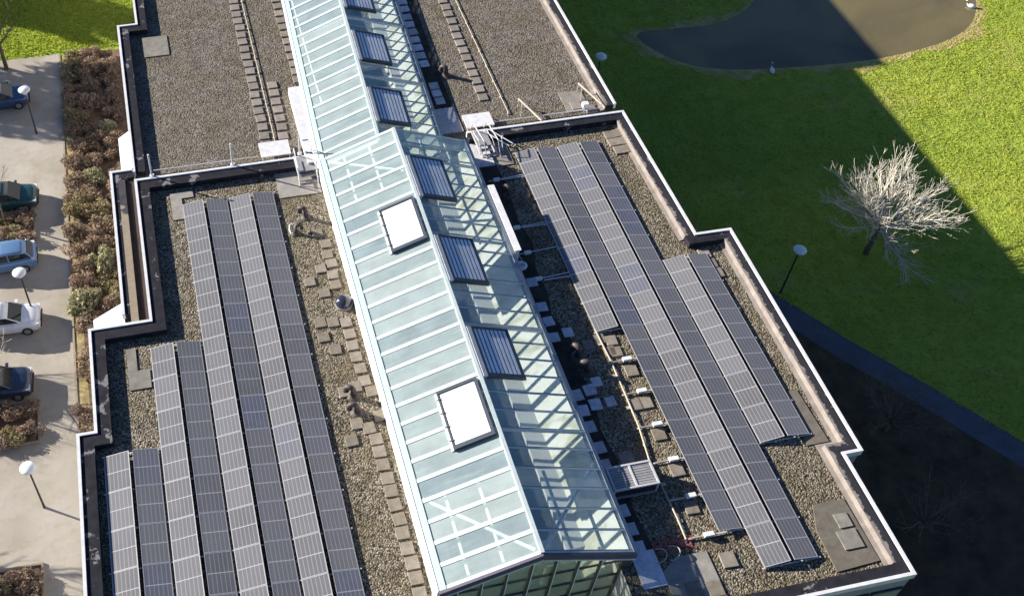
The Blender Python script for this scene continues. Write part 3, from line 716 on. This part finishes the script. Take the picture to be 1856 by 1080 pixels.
mb=MB(); mb.lathe((0,0,.13),[(.40,0)]+[(.40*math.cos(a),.36*math.sin(a)) for a in [rad(9*i) for i in range(1,10)]],24); obj('dome_cap',mb,M['black_gloss'],t,smooth=True)
t=thing('ring_vent',(15.25,-7.55,0),'small round white vent cowl in the shade beside the right eave','vent')
mb=MB(); mb.lathe((0,0,0),[(.12,0),(.12,.35)],12); obj('stem',mb,M['unit_grey'],t)
mb=MB(); R_=[(.13,.33),(.27,.34),(.29,.40),(.22,.46),(.11,.44),(.10,.36)]; mb.lathe((0,0,0),R_,18); obj('cowl',mb,M['white_metal'],t,smooth=True)
# louvred roof unit
t=thing('ventilation_unit',(16.05,-19.5,0),'boxy grey louvred ventilation unit beside the right eave','roof unit')
mb=MB(); mb.box(-.90,.90,-.50,.50,.12,.62); obj('cabinet',mb,M['unit_dark'],t)
mb=MB(); mb.box(-.95,.95,-.56,.56,.0,.12); obj('plinth',mb,M['unit_grey'],t)
mb=MB()
for sy in (-.52,.50): mb.box(-.96,.96,sy-.04,sy+.04,.64,.74)
for sx in (-.92,.92,.02): mb.box(sx-.04,sx+.04,-.48,.46,.645,.735)
for sx in (-.92,.92):
    for sy in (-.52,.50): mb.box(sx-.035,sx+.035,sy-.035,sy+.035,.12,.64)
obj('unit_frame',mb,M['rail'],t)
mb=MB()
for k in range(8):
    y=-.43+k*.115; mb.box(-.87,-.03,y,y+.092,.66,.70); mb.box(.07,.87,y,y+.092,.66,.70)
obj('top_grille',mb,M['unit_grey'],t)
# upright white screen along the right eave
t=thing('upright_screen',(15.05,-5.1,0),'long white upright screen standing along the right eave of the glass roof','screen')
mb=MB(); mb.box(-.10,.10,-2.2,2.2,.0,1.2); obj('screen_panel',mb,M['white_metal'],t)
mb=MB(); mb.box(-.15,.17,-2.24,2.24,1.2,1.26); obj('screen_cap',mb,M['white_trim'],t)
for k in range(5):
    mb=MB(); mb.box(.05,.5,-2.0+k*1.0-.03,-2.0+k*1.0+.03,.0,.06); mb.tube([(.48,-2.0+k,.05),(.06,-2.0+k,.9)],.02,5); obj('screen_brace',mb,M['rail'],t)
# conduit on the right and wires on the far roofs
mb=MB(); mb.tube([(17.45,-11.7,.10),(17.52,-13.5,.10),(17.5,-15,.10),(17.45,-17,.10),(17.25,-18.7,.10),(17.33,-21.4,.10),(17.3,-22.3,.10)],.035,6)
for y in (-12.5,-14.3,-16,-17.9,-19.8,-21.5): mb.box(17.3,17.5,y-.07,y+.07,0,.07)
tag(obj('cable_conduit',mb,M['cream'],None,(17.4,-17,0)),'thin pale conduit running over the gravel beside the right dark panel row','conduit')
for x0,y0,x1,y1,lab in ((5.37,17.2,5.28,2.7,'pale lightning wire along the far left gravel roof'),(17.97,48,18.07,3.5,'pale lightning wire along the far right gravel roof')):
    mb=MB(); 
    if x0<10: y0=47
    mb.tube([(x0,y0,.09),(x1,y1,.09)],.022,5); yy=y1
    while yy<y0: mb.box(x1-.05,x1+.05,yy-.05,yy+.05,0,.08); yy+=1.4
    tag(obj('lightning_wire',mb,M['cream'],None,(x1,(y0+y1)/2,0)),lab,'wire')
# rail feet with junction boxes along the right dark row
for i,j in enumerate(range(8,14)):
    y=YR0-j*D; t=thing('junction_box',(18.25,y,0),f"{ORD[i]} white junction box from the far end along the right dark panel row",'junction box','junction boxes on the rail ends')
    mb=MB(); mb.box(-.22,.18,-.09,.09,.10,.24); obj('box_body',mb,M['white_metal'],t); mb=MB(); mb.tube([(-.2,0,.12),(-.85,.02,.08)],.03,5); obj('cable',mb,M['cream'],t)
for i,(y) in enumerate((-1.45,-4.9,-6.6,-8.3)):
    x=15.9; t=thing('cable_bracket',(x,y,0),f"{ORD[i]} white cable bracket from the far end, left of the short bright row",'bracket','cable brackets left of the short bright panel row')
    mb=MB(); mb.box(-.16,.16,-.08,.08,.06,.2); obj('bracket_plate',mb,M['white_metal'],t); mb=MB(); mb.tube([(-.4,0,.1),(1.55,.1,.12)],.022,5); obj('cable',mb,M['rail'],t)
# red hoses
def coil(name,x,y,label,rings):
    mb=MB()
    for (dx,dy,r,z) in rings: mb.tube([(x+dx+r*math.cos(2*math.pi*i/14),y+dy+r*math.sin(2*math.pi*i/14),z+.02*math.sin(i)) for i in range(15)],.03,5)
    return tag(obj(name,mb,M['red'],None,(x,y,0)),label,'hose')
coil('hose_coil',6.05,-22.6,'tangled red hose coils on gravel left of the glass gable',[(0,0,.16,.04),(.18,-.35,.17,.05),(.45,-.5,.16,.06),(-.05,.2,.09,.05),(.6,-.3,.12,.05)])
mb=MB(); 
for q in range(4): mb.tube([(15.9+i*.13,-22.35+.16*math.sin(i*.9+q*1.7)+.1*q-.15,.06+.03*math.sin(i*1.3+q)) for i in range(14)],.018,5)
tag(obj('red_cable',mb,M['red'],None,(16.7,-22.2,0)),'tangle of thin red cables beside the right conduit end','cable')
mb=MB()
for x0 in (15.95,16.5): mb.tube([(x0+.3*math.sin(a),-22.75+.28*math.cos(a),.1+.2*max(0,math.sin(a))) for a in [.25*i for i in range(16)]],.02,5)
tag(obj('loose_cable',mb,M['cream'],None,(16.3,-22.8,0)),'loose cream cable loops on the slab by the gable','cable')
mb=MB(); mb.tube([(5.15,-2.3,.06),(5.0,-2.45,.1),(4.95,-2.75,.08),(5.0,-3.0,.05)],.035,6)
tag(obj('loose_cable',mb,M['white_metal'],None,(5,-2.6,0)),'short white cable hook beside the left panels','cable')
# white landings and access steps over the cross parapet
def landing(x0,x1,y0,y1,label):
    t=thing('landing_plate',((x0+x1)/2,(y0+y1)/2,0),label,'platform','white landings beside the cross parapet'); w,h=(x1-x0)/2,(y1-y0)/2
    mb=MB(); mb.box(-w,w,-h,h,.30,.36); obj('plate',mb,M['louvre_white'],t)
    for sx in (-1,1):
        for sy in (-1,1):
            mb=MB(); mb.box(sx*(w-.08)-.03,sx*(w-.08)+.03,sy*(h-.08)-.03,sy*(h-.08)+.03,0,.30); obj('leg',mb,M['rail'],t)
landing(4.35,5.92,2.4,3.5,'white landing plate left of the glass roof behind the cross parapet')
landing(15.42,16.95,2.45,3.5,'white landing plate right of the glass roof behind the cross parapet')
def steps(x0,x1,yb,label,slant=0):
    t=thing('access_steps',((x0+x1)/2,1.2,0),label,'access steps'); w=(x1-x0)/2
    for s in (-1,1):
        mb=MB(); mb.box(s*w-.03,s*w+.03,-.9,.9,.36,.42); 
        mb.tube([(s*w+slant,-1.0,.0),(s*w+slant*.7,-.55,.9),(s*w,.7,1.1),(s*w,1.1,.4)],.028,6); mb.tube([(s*w+slant*.6,-.8,.05),(s*w+slant*.3,-.1,.6),(s*w,.6,.6)],.022,6)
        obj('handrail',mb,M['rail'],t)
    mb=MB(); mb.box(-w,w,-.35,.75,.40,.44); 
    for k in range(2): mb.box(-w+slant*.4*k,w+slant*.4*k,-.6-.28*k,-.4-.28*k,.24-.17*k,.28-.17*k)
    obj('treads',mb,M['unit_grey'],t)
steps(6.0,6.95,.3,'white metal access steps over the parapet left of the glass roof')
steps(15.55,16.3,.3,'white metal access steps over the parapet right of the glass roof',.35)
mb=MB()
for k in (0,.35): mb.tube([(16.15+k,2.0,.45),(17.25+k,.75,.25)],.028,6)
mb.tube([(16.9,.65,0),(16.95,1.2,.55)],.025,6); mb.tube([(17.0,1.6,.0),(17.05,1.35,.5)],.025,6)
tag(obj('leaning_ladder',mb,M['white_metal'],None,(16.8,1.3,0)),'white ladder rails leaning from the cross parapet beside the right steps','ladder')
def post(x,y,z0,h,label):
    t=thing('roof_post',(x,y,z0),label,'post','white posts on the cross parapet')
    mb=MB(); mb.tube([(0,0,0),(0,0,h)],.045,8); obj('post_tube',mb,M['white_trim'],t); mb=MB(); mb.box(-.11,.11,-.11,.11,0,.03); obj('base_plate',mb,M['white_trim'],t)
post(2.82,2.12,HP+.06,1.45,'slim white post on the cross parapet left of the white landing')
post(-1.3,2.12,HP+.06,1.45,'slim white post on the cross parapet at its left corner')
post(6.35,2.3,HP,1.4,'slim white post beside the left landing and glass roof')
for x,y,lab in ((18.75,4.0,'slanting white stay beam by the far right wire end'),(22.4,4.6,'slanting white stay beam at the right end of the cross parapet')):
    mb=MB(); mb.tube([(x,y,.55),(x+.75,y-1.75,.36)],.06,6); mb.tube([(x+.02,y-.05,0),(x+.02,y-.05,.55)],.03,6); mb.tube([(x-.1,y-.9,0),(x+.1,y-.3,.5)],.02,5)
    tag(obj('stay_beam',mb,M['cream'],None,(x,y,0)),lab,'beam')
mb=MB(); mb.tube([(2.5,2.72,.16),(-1.2,2.75,.16)],.03,6); mb.tube([(4.2,2.70,.16),(2.5,2.72,.16)],.03,6)
tag(obj('cable_pipe',mb,M['rail'],None,(1.5,2.7,0)),'grey pipe laid behind the left cross parapet','pipe')
mb=MB(); mb.tube([(16.9,2.85,.16),(23.2,2.80,.16)],.035,6)
tag(obj('cable_pipe',mb,M['rail'],None,(20,2.8,0)),'grey pipe laid behind the right cross parapet','pipe')
t=thing('floodlight',(22.3,3.0,0),'small white floodlight box behind the right end of the cross parapet','floodlight')
mb=MB(); mb.box(-.2,.12,-.14,.14,.2,.48); obj('lamp_body',mb,M['white_trim'],t); mb=MB(); mb.tube([(0,0,0),(0,0,.2)],.03,6); mb.box(-.15,.15,-.15,.15,0,.03); obj('stand',mb,M['rail'],t)

# ------------------------------------------------------------------ lamps
def lamp(x,y,h,label,first=[None]):
    if first[0] is None:
        t=thing('street_lamp',(x,y,GZ),label,'lamp','path lamps with white mushroom heads')
        mb=MB(); mb.tube([(0,0,0),(0,0,.5),(0,0,3.5)],[.075,.06,.045],8); obj('pole',mb,M['lamp_pole'],t)
        mb=MB(); mb.lathe((0,0,3.45),[(.06,0),(.12,.03),(.22,.20),(.38,.34),(.39,.40),(.31,.47),(.16,.53),(.03,.55)],20); obj('lamp_head',mb,M['lamp_head'],t,smooth=True)
        first[0]=t; return t
    return dup(first[0],(x,y,GZ),label=label)
lamp(-9.28,-8.98,4,'mushroom path lamp standing lowest on the left paving, near the planter edge')
lamp(-9.6,3.96,4,'mushroom path lamp standing beside the white car')
lamp(-9.18,20.23,4,'mushroom path lamp standing beside the dark blue car at top left')
lamp(34.26,-3.39,4,'mushroom path lamp on the shaded lawn left of the bare tree')
lamp(29.37,15.94,4,'mushroom path lamp on the shaded lawn left of the pond, behind the roof edge')

# ------------------------------------------------------------------ cars (nose towards +x)
def car(x,y,paintname,label,rz=0,L=4.2,W=1.74,rear=False):
    t=thing('parked_car',(x,y,GZ),label,'car','cars parked along the path',rz); pm=M[paintname]; hw=W/2
    def loft(st,mat,name,smooth=True):
        mb=MB(); rings=[]
        for xx,prof in st: rings.append([mb.p(xx,a,b) for a,b in prof]+[mb.p(xx,-a,b) for a,b in reversed(prof)])
        n=len(rings[0])
        for a,b in zip(rings,rings[1:]):
            for k in range(n): mb.f.append((a[k],a[(k+1)%n],b[(k+1)%n],b[k]))
        mb.f.append(tuple(reversed(rings[0]))); mb.f.append(tuple(rings[-1])); return obj(name,mb,mat,t,smooth=smooth)
    def sec(w,zl,zb,zt,wt): return [(w*.93,zl),(w,zl+.14),(w*1.0,zb-.10),(w*.97,zb),(wt,zt),(wt*.5,zt+.025)]
    b=[(-.02,sec(hw*.80,.34,.62,.70,hw*.62)),(-.16,sec(hw*.93,.24,.76,.84,hw*.70)),(-.55,sec(hw*.985,.2,.82,.90,hw*.76)),(-1.15,sec(hw,.2,.88,.96,hw*.80)),(-2.0,sec(hw,.2,.92,.98,hw*.82)),(-3.2,sec(hw,.2,.95,1.0,hw*.82)),(-3.85,sec(hw*.98,.24,.96,1.0,hw*.78)),(-4.12,sec(hw*.92,.3,.92,.97,hw*.70)),(-4.2,sec(hw*.85,.36,.80,.88,hw*.62))]
    if rear: b=[(-4.2-q,s) for q,s in reversed(b)]
    body=loft(b,pm,'body')
    g=[(-1.02,[(hw*.80,.94),(hw*.78,.96),(hw*.76,.965)]),(-1.75,[(hw*.84,.95),(hw*.72,1.36),(hw*.66,1.40)]),(-2.3,[(hw*.84,.96),(hw*.72,1.42),(hw*.66,1.45)]),(-3.3,[(hw*.83,.98),(hw*.70,1.40),(hw*.64,1.43)]),(-3.75,[(hw*.80,.98),(hw*.66,1.28),(hw*.6,1.30)]),(-4.02,[(hw*.76,.97),(hw*.70,.99),(hw*.66,1.0)])]
    r=[(-1.70,[(hw*.73,1.35),(hw*.70,1.395),(hw*.5,1.42)]),(-2.3,[(hw*.735,1.40),(hw*.69,1.465),(hw*.45,1.485)]),(-3.3,[(hw*.72,1.38),(hw*.68,1.445),(hw*.45,1.465)]),(-3.72,[(hw*.67,1.28),(hw*.63,1.325),(hw*.45,1.345)])]
    if rear: g=[(-4.2-q,s) for q,s in reversed(g)]; r=[(-4.2-q,s) for q,s in reversed(r)]
    loft(g,M['carglass'],'window_glass',False); loft(r,pm,'roof')
    ps=MB()
    f=(lambda q:-4.2-q) if rear else (lambda q:q)
    for s in (-1,1):
        ps.tube([(f(-1.04),s*hw*.80,.96),(f(-1.72),s*hw*.74,1.38)],.035,5); ps.tube([(f(-2.6),s*hw*.855,.97),(f(-2.6),s*hw*.735,1.43)],.04,5); ps.tube([(f(-3.95),s*hw*.76,.99),(f(-3.70),s*hw*.67,1.31)],.05,5)
    obj('pillar',ps,pm,t)
    for s in (-1,1):
        for xx in (-.78,-3.35):
            w=MB(); c=[(xx+.31*math.cos(a),.31+.31*math.sin(a)) for a in [2*math.pi*i/18 for i in range(18)]]
            y0,y1=(s*(hw-.20),s*(hw+.015)); i0=[w.p(p,y0,q) for p,q in c]; i1=[w.p(p,y1,q) for p,q in c]
            w.f+=[tuple(i0),tuple(i1)]+[(i0[k],i0[(k+1)%18],i1[(k+1)%18],i1[k]) for k in range(18)]
            wh=obj('wheel',w,M['tyre'],t)
            w=MB(); c=[(xx+.19*math.cos(a),.31+.19*math.sin(a)) for a in [2*math.pi*i/14 for i in range(14)]]; y2=s*(hw+.03)
            i0=[w.p(p,y1,q) for p,q in c]; i1=[w.p(p,y2,q) for p,q in c]; w.f+=[tuple(i1)]+[(i0[k],i0[(k+1)%14],i1[(k+1)%14],i1[k]) for k in range(14)]
            obj('rim',w,M['rim'],wh)
        h=MB(); h.box(-.30,-.055,s*hw*.70-.17,s*hw*.70+.17,.66,.80 if not rear else .98)
        obj('tail_light' if rear else 'headlight',h,M['headlamp'],t)
        m=MB(); m.box(f(-1.35)-.08,f(-1.35)+.08,min(s*(hw-.02),s*(hw+.17)),max(s*(hw-.02),s*(hw+.17)),.94,1.06); obj('wing_mirror',m,pm,t)
    m=MB(); m.box(-.05,.03,-hw*.72,hw*.72,.34,.50); obj('bumper',m,M['plastic'],t)
    m=MB(); m.box(-.055,.015,-hw*.40,hw*.40,.52,.64); obj('grille',m,M['plastic'],t)
    return t
car(-9.55,24.0,'paint_dkblue','dark blue parked car at top left, in the tree shadow',rz=rad(2),L=4.3)
car(-9.1,13.6,'paint_green','dark green parked car with its nose to the path',rz=rad(-3))
car(-9.25,8.4,'paint_blue','light blue estate car parked with its tail to the path',rz=rad(1),rear=True)
car(-9.1,3.4,'paint_white','white parked car beside a mushroom lamp',rz=rad(-3))
car(-9.65,-1.2,'paint_navy','almost black parked car half behind bare twigs by the planter',rz=rad(-4))

# ------------------------------------------------------------------ plants
def leafcloud(n,lumps,size,rng):
    """many small leaf quads through several lumps; returns MB"""
    mb=MB(); V=mb.v; F=mb.f
    for _ in range(n):
        c=lumps[rng.randrange(len(lumps))]
        while True:
            d=[rng.uniform(-1,1) for _ in range(3)]; L=math.sqrt(sum(q*q for q in d))
            if .25<L<1: break
        k=(.55+.45*rng.random())/L if rng.random()<.7 else 1
        p=[c[i]+d[i]*k*c[3+i] for i in range(3)]
        if p[2]<.02: p[2]=.02+rng.random()*.1
        u=Vector([rng.uniform(-1,1) for _ in range(3)]).normalized(); w=u.cross(Vector([rng.uniform(-1,1) for _ in range(3)])).normalized()
        s=size*rng.uniform(.5,1.5); a=Vector(p); i=len(V)
        V+= [tuple(a-u*s-w*s*.35),tuple(a+u*s*.3-w*s*.45),tuple(a+u*s),tuple(a-u*s*.2+w*s*.5)]; F.append((i,i+1,i+2,i+3))
    return mb
def twigs(n,r,h,rng,rr=.012):
    mb=MB()
    for _ in range(n):
        a=rng.uniform(0,6.28); q=rng.uniform(.3,1); x,y=math.cos(a)*r*q,math.sin(a)*r*q; z=h*rng.uniform(.6,1.1)
        mb.tube([(x*.1,y*.1,0),(x*.5,y*.5,z*.55),(x+rng.uniform(-.1,.1),y+rng.uniform(-.1,.1),z)],[rr,rr*.7,rr*.3],4,False)
    return mb
SH={}
def shrub(kind,x,y,sc,label,cat='shrub',group='shrubs in the hedge bed',zs=1.0,z=GZ):
    v=random.randrange(2); key=(kind,v)
    if key not in SH:
        rg=random.Random(sum(map(ord,kind))%97+v*13)
        lumps=[(rg.uniform(-.55,.55),rg.uniform(-.55,.55),rg.uniform(.3,.62),rg.uniform(.28,.5),rg.uniform(.28,.5),rg.uniform(.22,.42)) for _ in range(9)]
        t=thing('shrub',(x,y,z),label,cat,group)
        obj('foliage',leafcloud(1500,lumps,.075 if kind!='leaf_pale' else .11,rg),M[kind],t)
        obj('twigs',twigs(26,.8,.95,rg),M['bark'],t)
        SH[key]=t; o=t
    else: o=dup(SH[key],(x,y,z),label=label,group=group)
    o['label']=label; o['category']=cat; o.rotation_euler=(0,0,random.uniform(0,6.28)); o.scale=(sc,sc*random.uniform(.85,1.15),sc*zs); o.location=(x,y,z)
    return o
KN={'leaf_red':'russet brown','leaf_brown':'dull brown','leaf_olive':'olive brown','leaf_pale':'pale yellow green'}
hcol={'path side':-6.55,'middle':-5.35,'wall side':-4.1}
for col,x0 in hcol.items():
    ys=[27.3-1.55*i for i in range(22)]; k=0
    for i,y in enumerate(ys):
        lim=-2.6 if y>3 else (-3.8 if y>-7.2 else -5.3)
        if x0>lim-.55: continue
        kind=random.choices(['leaf_red','leaf_brown','leaf_olive'],[4,4,2])[0]
        if (col,i) in (('middle',8),('wall side',5),('middle',13),('wall side',12),('path side',15)): kind='leaf_pale'
        shrub(kind,x0+random.uniform(-.3,.3),y+random.uniform(-.35,.35),random.uniform(.85,1.25),f"{KN[kind]} shrub, {ORD[k]} down the hedge bed's {col} line",zs=random.uniform(.8,1.15)); k+=1
for i,y in enumerate((15.5,9.5,4.6)):
    shrub('leaf_red',-3.0,y,.8,f"russet brown shrub against the wall below the left roof edge, {ORD[i]} down")
for nm,(y0,y1),n in (('planter below the green car',(10.4,12.3),6),('planter below the almost black car',(-4.8,-2.4),8),('planter at the lower left corner',(-15,-12.6),6)):
    for i in range(n):
        kind=['leaf_red','leaf_brown','leaf_olive'][i%3]; shrub(kind,-9.95-.75*(i//2),y0+(y1-y0)*(.15+.7*(i%2))+random.uniform(-.2,.2),random.uniform(.7,.95),f"{KN[kind]} shrub in the {nm}, {ORD[i]} from the path edge",group='shrubs in the parking planters',zs=.8)
# bare trees
def branch_tree(name,loc,h,spread,limbs,depth,rng,mat,label,trunk_h,r0,lean=(0,0),flat=1.0,seglen=.8,group=None,emin=.25,emax=1.25,trunk_mat=None):
    t=thing(name,loc,label,'tree',group)
    tr=MB(); tr.tube([(0,0,-.1),(lean[0]*.4,lean[1]*.4,trunk_h*.5),(lean[0],lean[1],trunk_h)],[r0*1.3,r0,r0*.85],8); obj('trunk',tr,M[trunk_mat] if trunk_mat else mat,t,smooth=True)
    mb=MB()
    def grow(p,d,L,r,lev):
        pts=[tuple(p)]; rs=[r]; q=Vector(p); dd=Vector(d); n=max(3,int(L/seglen*2)); kids=[]
        for i in range(n):
            dd=(dd+Vector((rng.uniform(-.17,.17),rng.uniform(-.17,.17),rng.uniform(-.06,.13)))).normalized()
            q=q+dd*(L/n); pts.append(tuple(q)); rs.append(max(.009,r*(1-.8*(i+1)/n)))
            if lev<depth and (i>=1 if lev==0 else i%2==1): kids.append((Vector(q),Vector(dd),rs[-1],1-(i+1)/n*.55))
        mb.tube(pts,rs,6 if lev==0 else 4,False)
        for q,dd,rr,k in kids:
            for _ in range(2 if rng.random()<(.75 if lev==0 else .45) else 1):
                s=Vector((rng.uniform(-1,1),rng.uniform(-1,1),rng.uniform(-.35,.7))); d2=(dd+s*.85).normalized()
                grow(q,d2,L*rng.uniform(.38,.62)*k+.12,max(.010,rr*.6),lev+1)
    for i in range(limbs):
        a=2*math.pi*i/limbs+rng.uniform(-.25,.25); e=rng.uniform(emin,emax); d=Vector((math.cos(a)*math.cos(e),math.sin(a)*math.cos(e),math.sin(e)*flat)).normalized()
        grow(Vector((lean[0],lean[1],trunk_h-rng.uniform(0,min(.5,trunk_h*.35)))),d,spread*rng.uniform(.8,1.12),r0*.55,0)
    obj('crown',mb,mat,t); return t
branch_tree('bare_tree',(40.95,-1.5,GZ),7,3.9,30,2,random.Random(33),M['bark_pale'],'large leafless tree with pale spreading branches on the lawn edge of the shade',2.95,.15,seglen=.7,trunk_mat='bark',emin=-.28,emax=.92)  # trunk takes the darker bark, which paints in the shade around it
branch_tree('bare_tree',(35.3,-13.6,GZ),5,2.6,16,2,random.Random(21),M['bark'],'bushy leafless tree in the dark shade beside the asphalt path',1.0,.12)
branch_tree('bare_tree',(34.0,-19.2,GZ),5,2.2,12,2,random.Random(22),M['bark'],'low leafless tree in the shade beyond the near right roof corner',.8,.10)
branch_tree('bare_tree',(-11.2,11.9,GZ),5,2.0,6,2,random.Random(8),M['bark'],'thin leafless tree in the planter between the green and the blue car',2.2,.06)
branch_tree('bare_tree',(-11.6,-.6,GZ),5,2.2,7,2,random.Random(9),M['bark_pale'],'small leafless tree with twigs over the almost black car',1.8,.07)
branch_tree('bare_tree',(-11.2,27.9,GZ),7,2.6,8,2,random.Random(11),M['bark'],'leafless tree at the top left corner beside the paving',2.6,.13)
branch_tree('bare_tree',(-19.5,3.5,GZ),8,4.0,9,2,random.Random(12),M['bark'],'leafless tree standing out among the parked cars to the left',2.8,.17)
branch_tree('bare_tree',(-20,-8.0,GZ),8,4.0,9,2,random.Random(13),M['bark'],'leafless tree standing to the left of the lower planter',2.8,.17)
# evergreens west of the parking area that shade the top left corner
def evergreen(x,y,h,r,label,seed):
    rg=random.Random(seed); t=thing('evergreen_tree',(x,y,GZ),label,'tree','evergreen trees west of the car park')
    mb=MB(); mb.tube([(0,0,-.1),(0,0,h*.5),(0,0,h*.95)],[.28,.18,.05],8); obj('trunk',mb,M['bark'],t)
    lumps=[]
    for _ in range(34):
        z=rg.uniform(.15,.93); q=(1-max(0,z-.45)*1.2)*r*rg.uniform(.3,.75); a=rg.uniform(0,6.28); s=(1.0-z*.35)*r*.42
        lumps.append((math.cos(a)*q,math.sin(a)*q,z*h,s,s,s*.8))
    obj('crown',leafcloud(7000,lumps,.22,rg),M['leaf_ever'],t)
evergreen(-27.5,37.4,14,4.2,'tall dense evergreen tree at the far end of the car park',3)
evergreen(-29,34.0,12,3.6,'dense evergreen tree nearest to the parked cars',5)
evergreen(-27,46.5,13.5,4.2,'dense evergreen tree beside the left lawn',4)
evergreen(-23,42.3,8.5,2.6,'shorter evergreen tree between the tall ones',6)

# birds at the pond
def bird(x,y,rz,label):
    t=thing('white_bird',(x,y,GZ+.012),label,'bird','white birds at the pond',rz)
    mb=MB(); n=10; rings=[]
    for i in range(n+1):
        u=i/n; xx=-.34+.62*u; r=.17*math.sin(math.pi*min(1,.06+.88*u))**.7; rings.append((xx,r,.10+.03*u))
    pts=[(a,0,c) for a,r,c in rings]+[(.33,0,.22),(.36,0,.36),(.38,0,.44),(.45,0,.46),(.52,0,.44)]; rs=[max(.02,r) for a,r,c in rings]+[.05,.04,.05,.05,.015]
    mb.tube(pts,rs,10); obj('body',mb,M['feather'],t,smooth=True)
    mb=MB(); mb.tube([(.49,0,.455),(.60,0,.43)],[.022,.008],6); obj('beak',mb,M['red'],t)
bird(62.3,20.6,2.4,'white bird floating on the sunlit end of the pond')
bird(43.4,16.35,1.3,'white bird standing at the shaded pond edge')

# ------------------------------------------------------------------ light, sky, camera
W=bpy.data.worlds.new('World'); S.world=W; W.use_nodes=True; nt=W.node_tree; nt.nodes.clear()
sky=nt.nodes.new('ShaderNodeTexSky'); sky.sky_type='NISHITA'; sky.sun_disc=False; sky.sun_elevation=rad(SUN_EL)
az=math.atan2(SUN_AZ[0],SUN_AZ[1]); sky.sun_rotation=az; sky.air_density=.8; sky.dust_density=.4; sky.ozone_density=2.5
bg=nt.nodes.new('ShaderNodeBackground'); bg.inputs[1].default_value=.05; wo=nt.nodes.new('ShaderNodeOutputWorld')
mxs=nt.nodes.new('ShaderNodeMix'); mxs.data_type='RGBA'; mxs.blend_type='MULTIPLY'; mxs.inputs[0].default_value=1; mxs.inputs[7].default_value=(.72,.86,1.10,1); nt.links.new(sky.outputs[0],mxs.inputs[6]); nt.links.new(mxs.outputs[2],bg.inputs[0]); nt.links.new(bg.outputs[0],wo.inputs[0])
sl=bpy.data.lights.new('sun','SUN'); sl.energy=5.0; sl.angle=rad(.5); sl.color=(1.0,.93,.83); so=bpy.data.objects.new('sun',sl); COL.objects.link(so)
d=Vector((SUN_AZ[0]*math.cos(rad(SUN_EL)),SUN_AZ[1]*math.cos(rad(SUN_EL)),math.sin(rad(SUN_EL)))); so.rotation_euler=d.to_track_quat('Z','Y').to_euler(); so.location=(0,0,60)
cam=bpy.data.cameras.new('camera'); co=bpy.data.objects.new('camera',cam); COL.objects.link(co)
Rm=Matrix(((0.9779688455447906,-0.20866908617918659,0.005843767357856328),(-0.15330600304880526,-0.7369358510763098,-0.6583485557268544),(0.14168347318226382,0.6429484923938918,-0.752690527079644)))
Rc=Matrix((Rm[0],-Rm[1],-Rm[2])).transposed()
co.matrix_world=Matrix.Translation((0.43697245,-39.23131098,38.53457956))@Rc.to_4x4()
cam.sensor_width=36; cam.sensor_fit='HORIZONTAL'; cam.lens=1962.103/1856*36; cam.shift_x=(928-651.441)/1856; cam.shift_y=-(540-500.5276)/1856
cam.clip_start=.5; cam.clip_end=1500; S.camera=co
S.view_settings.view_transform='Standard'; S.view_settings.look='None'; S.view_settings.gamma=1; S.view_settings.exposure=1.2
S.cycles.max_bounces=8; S.cycles.transparent_max_bounces=16
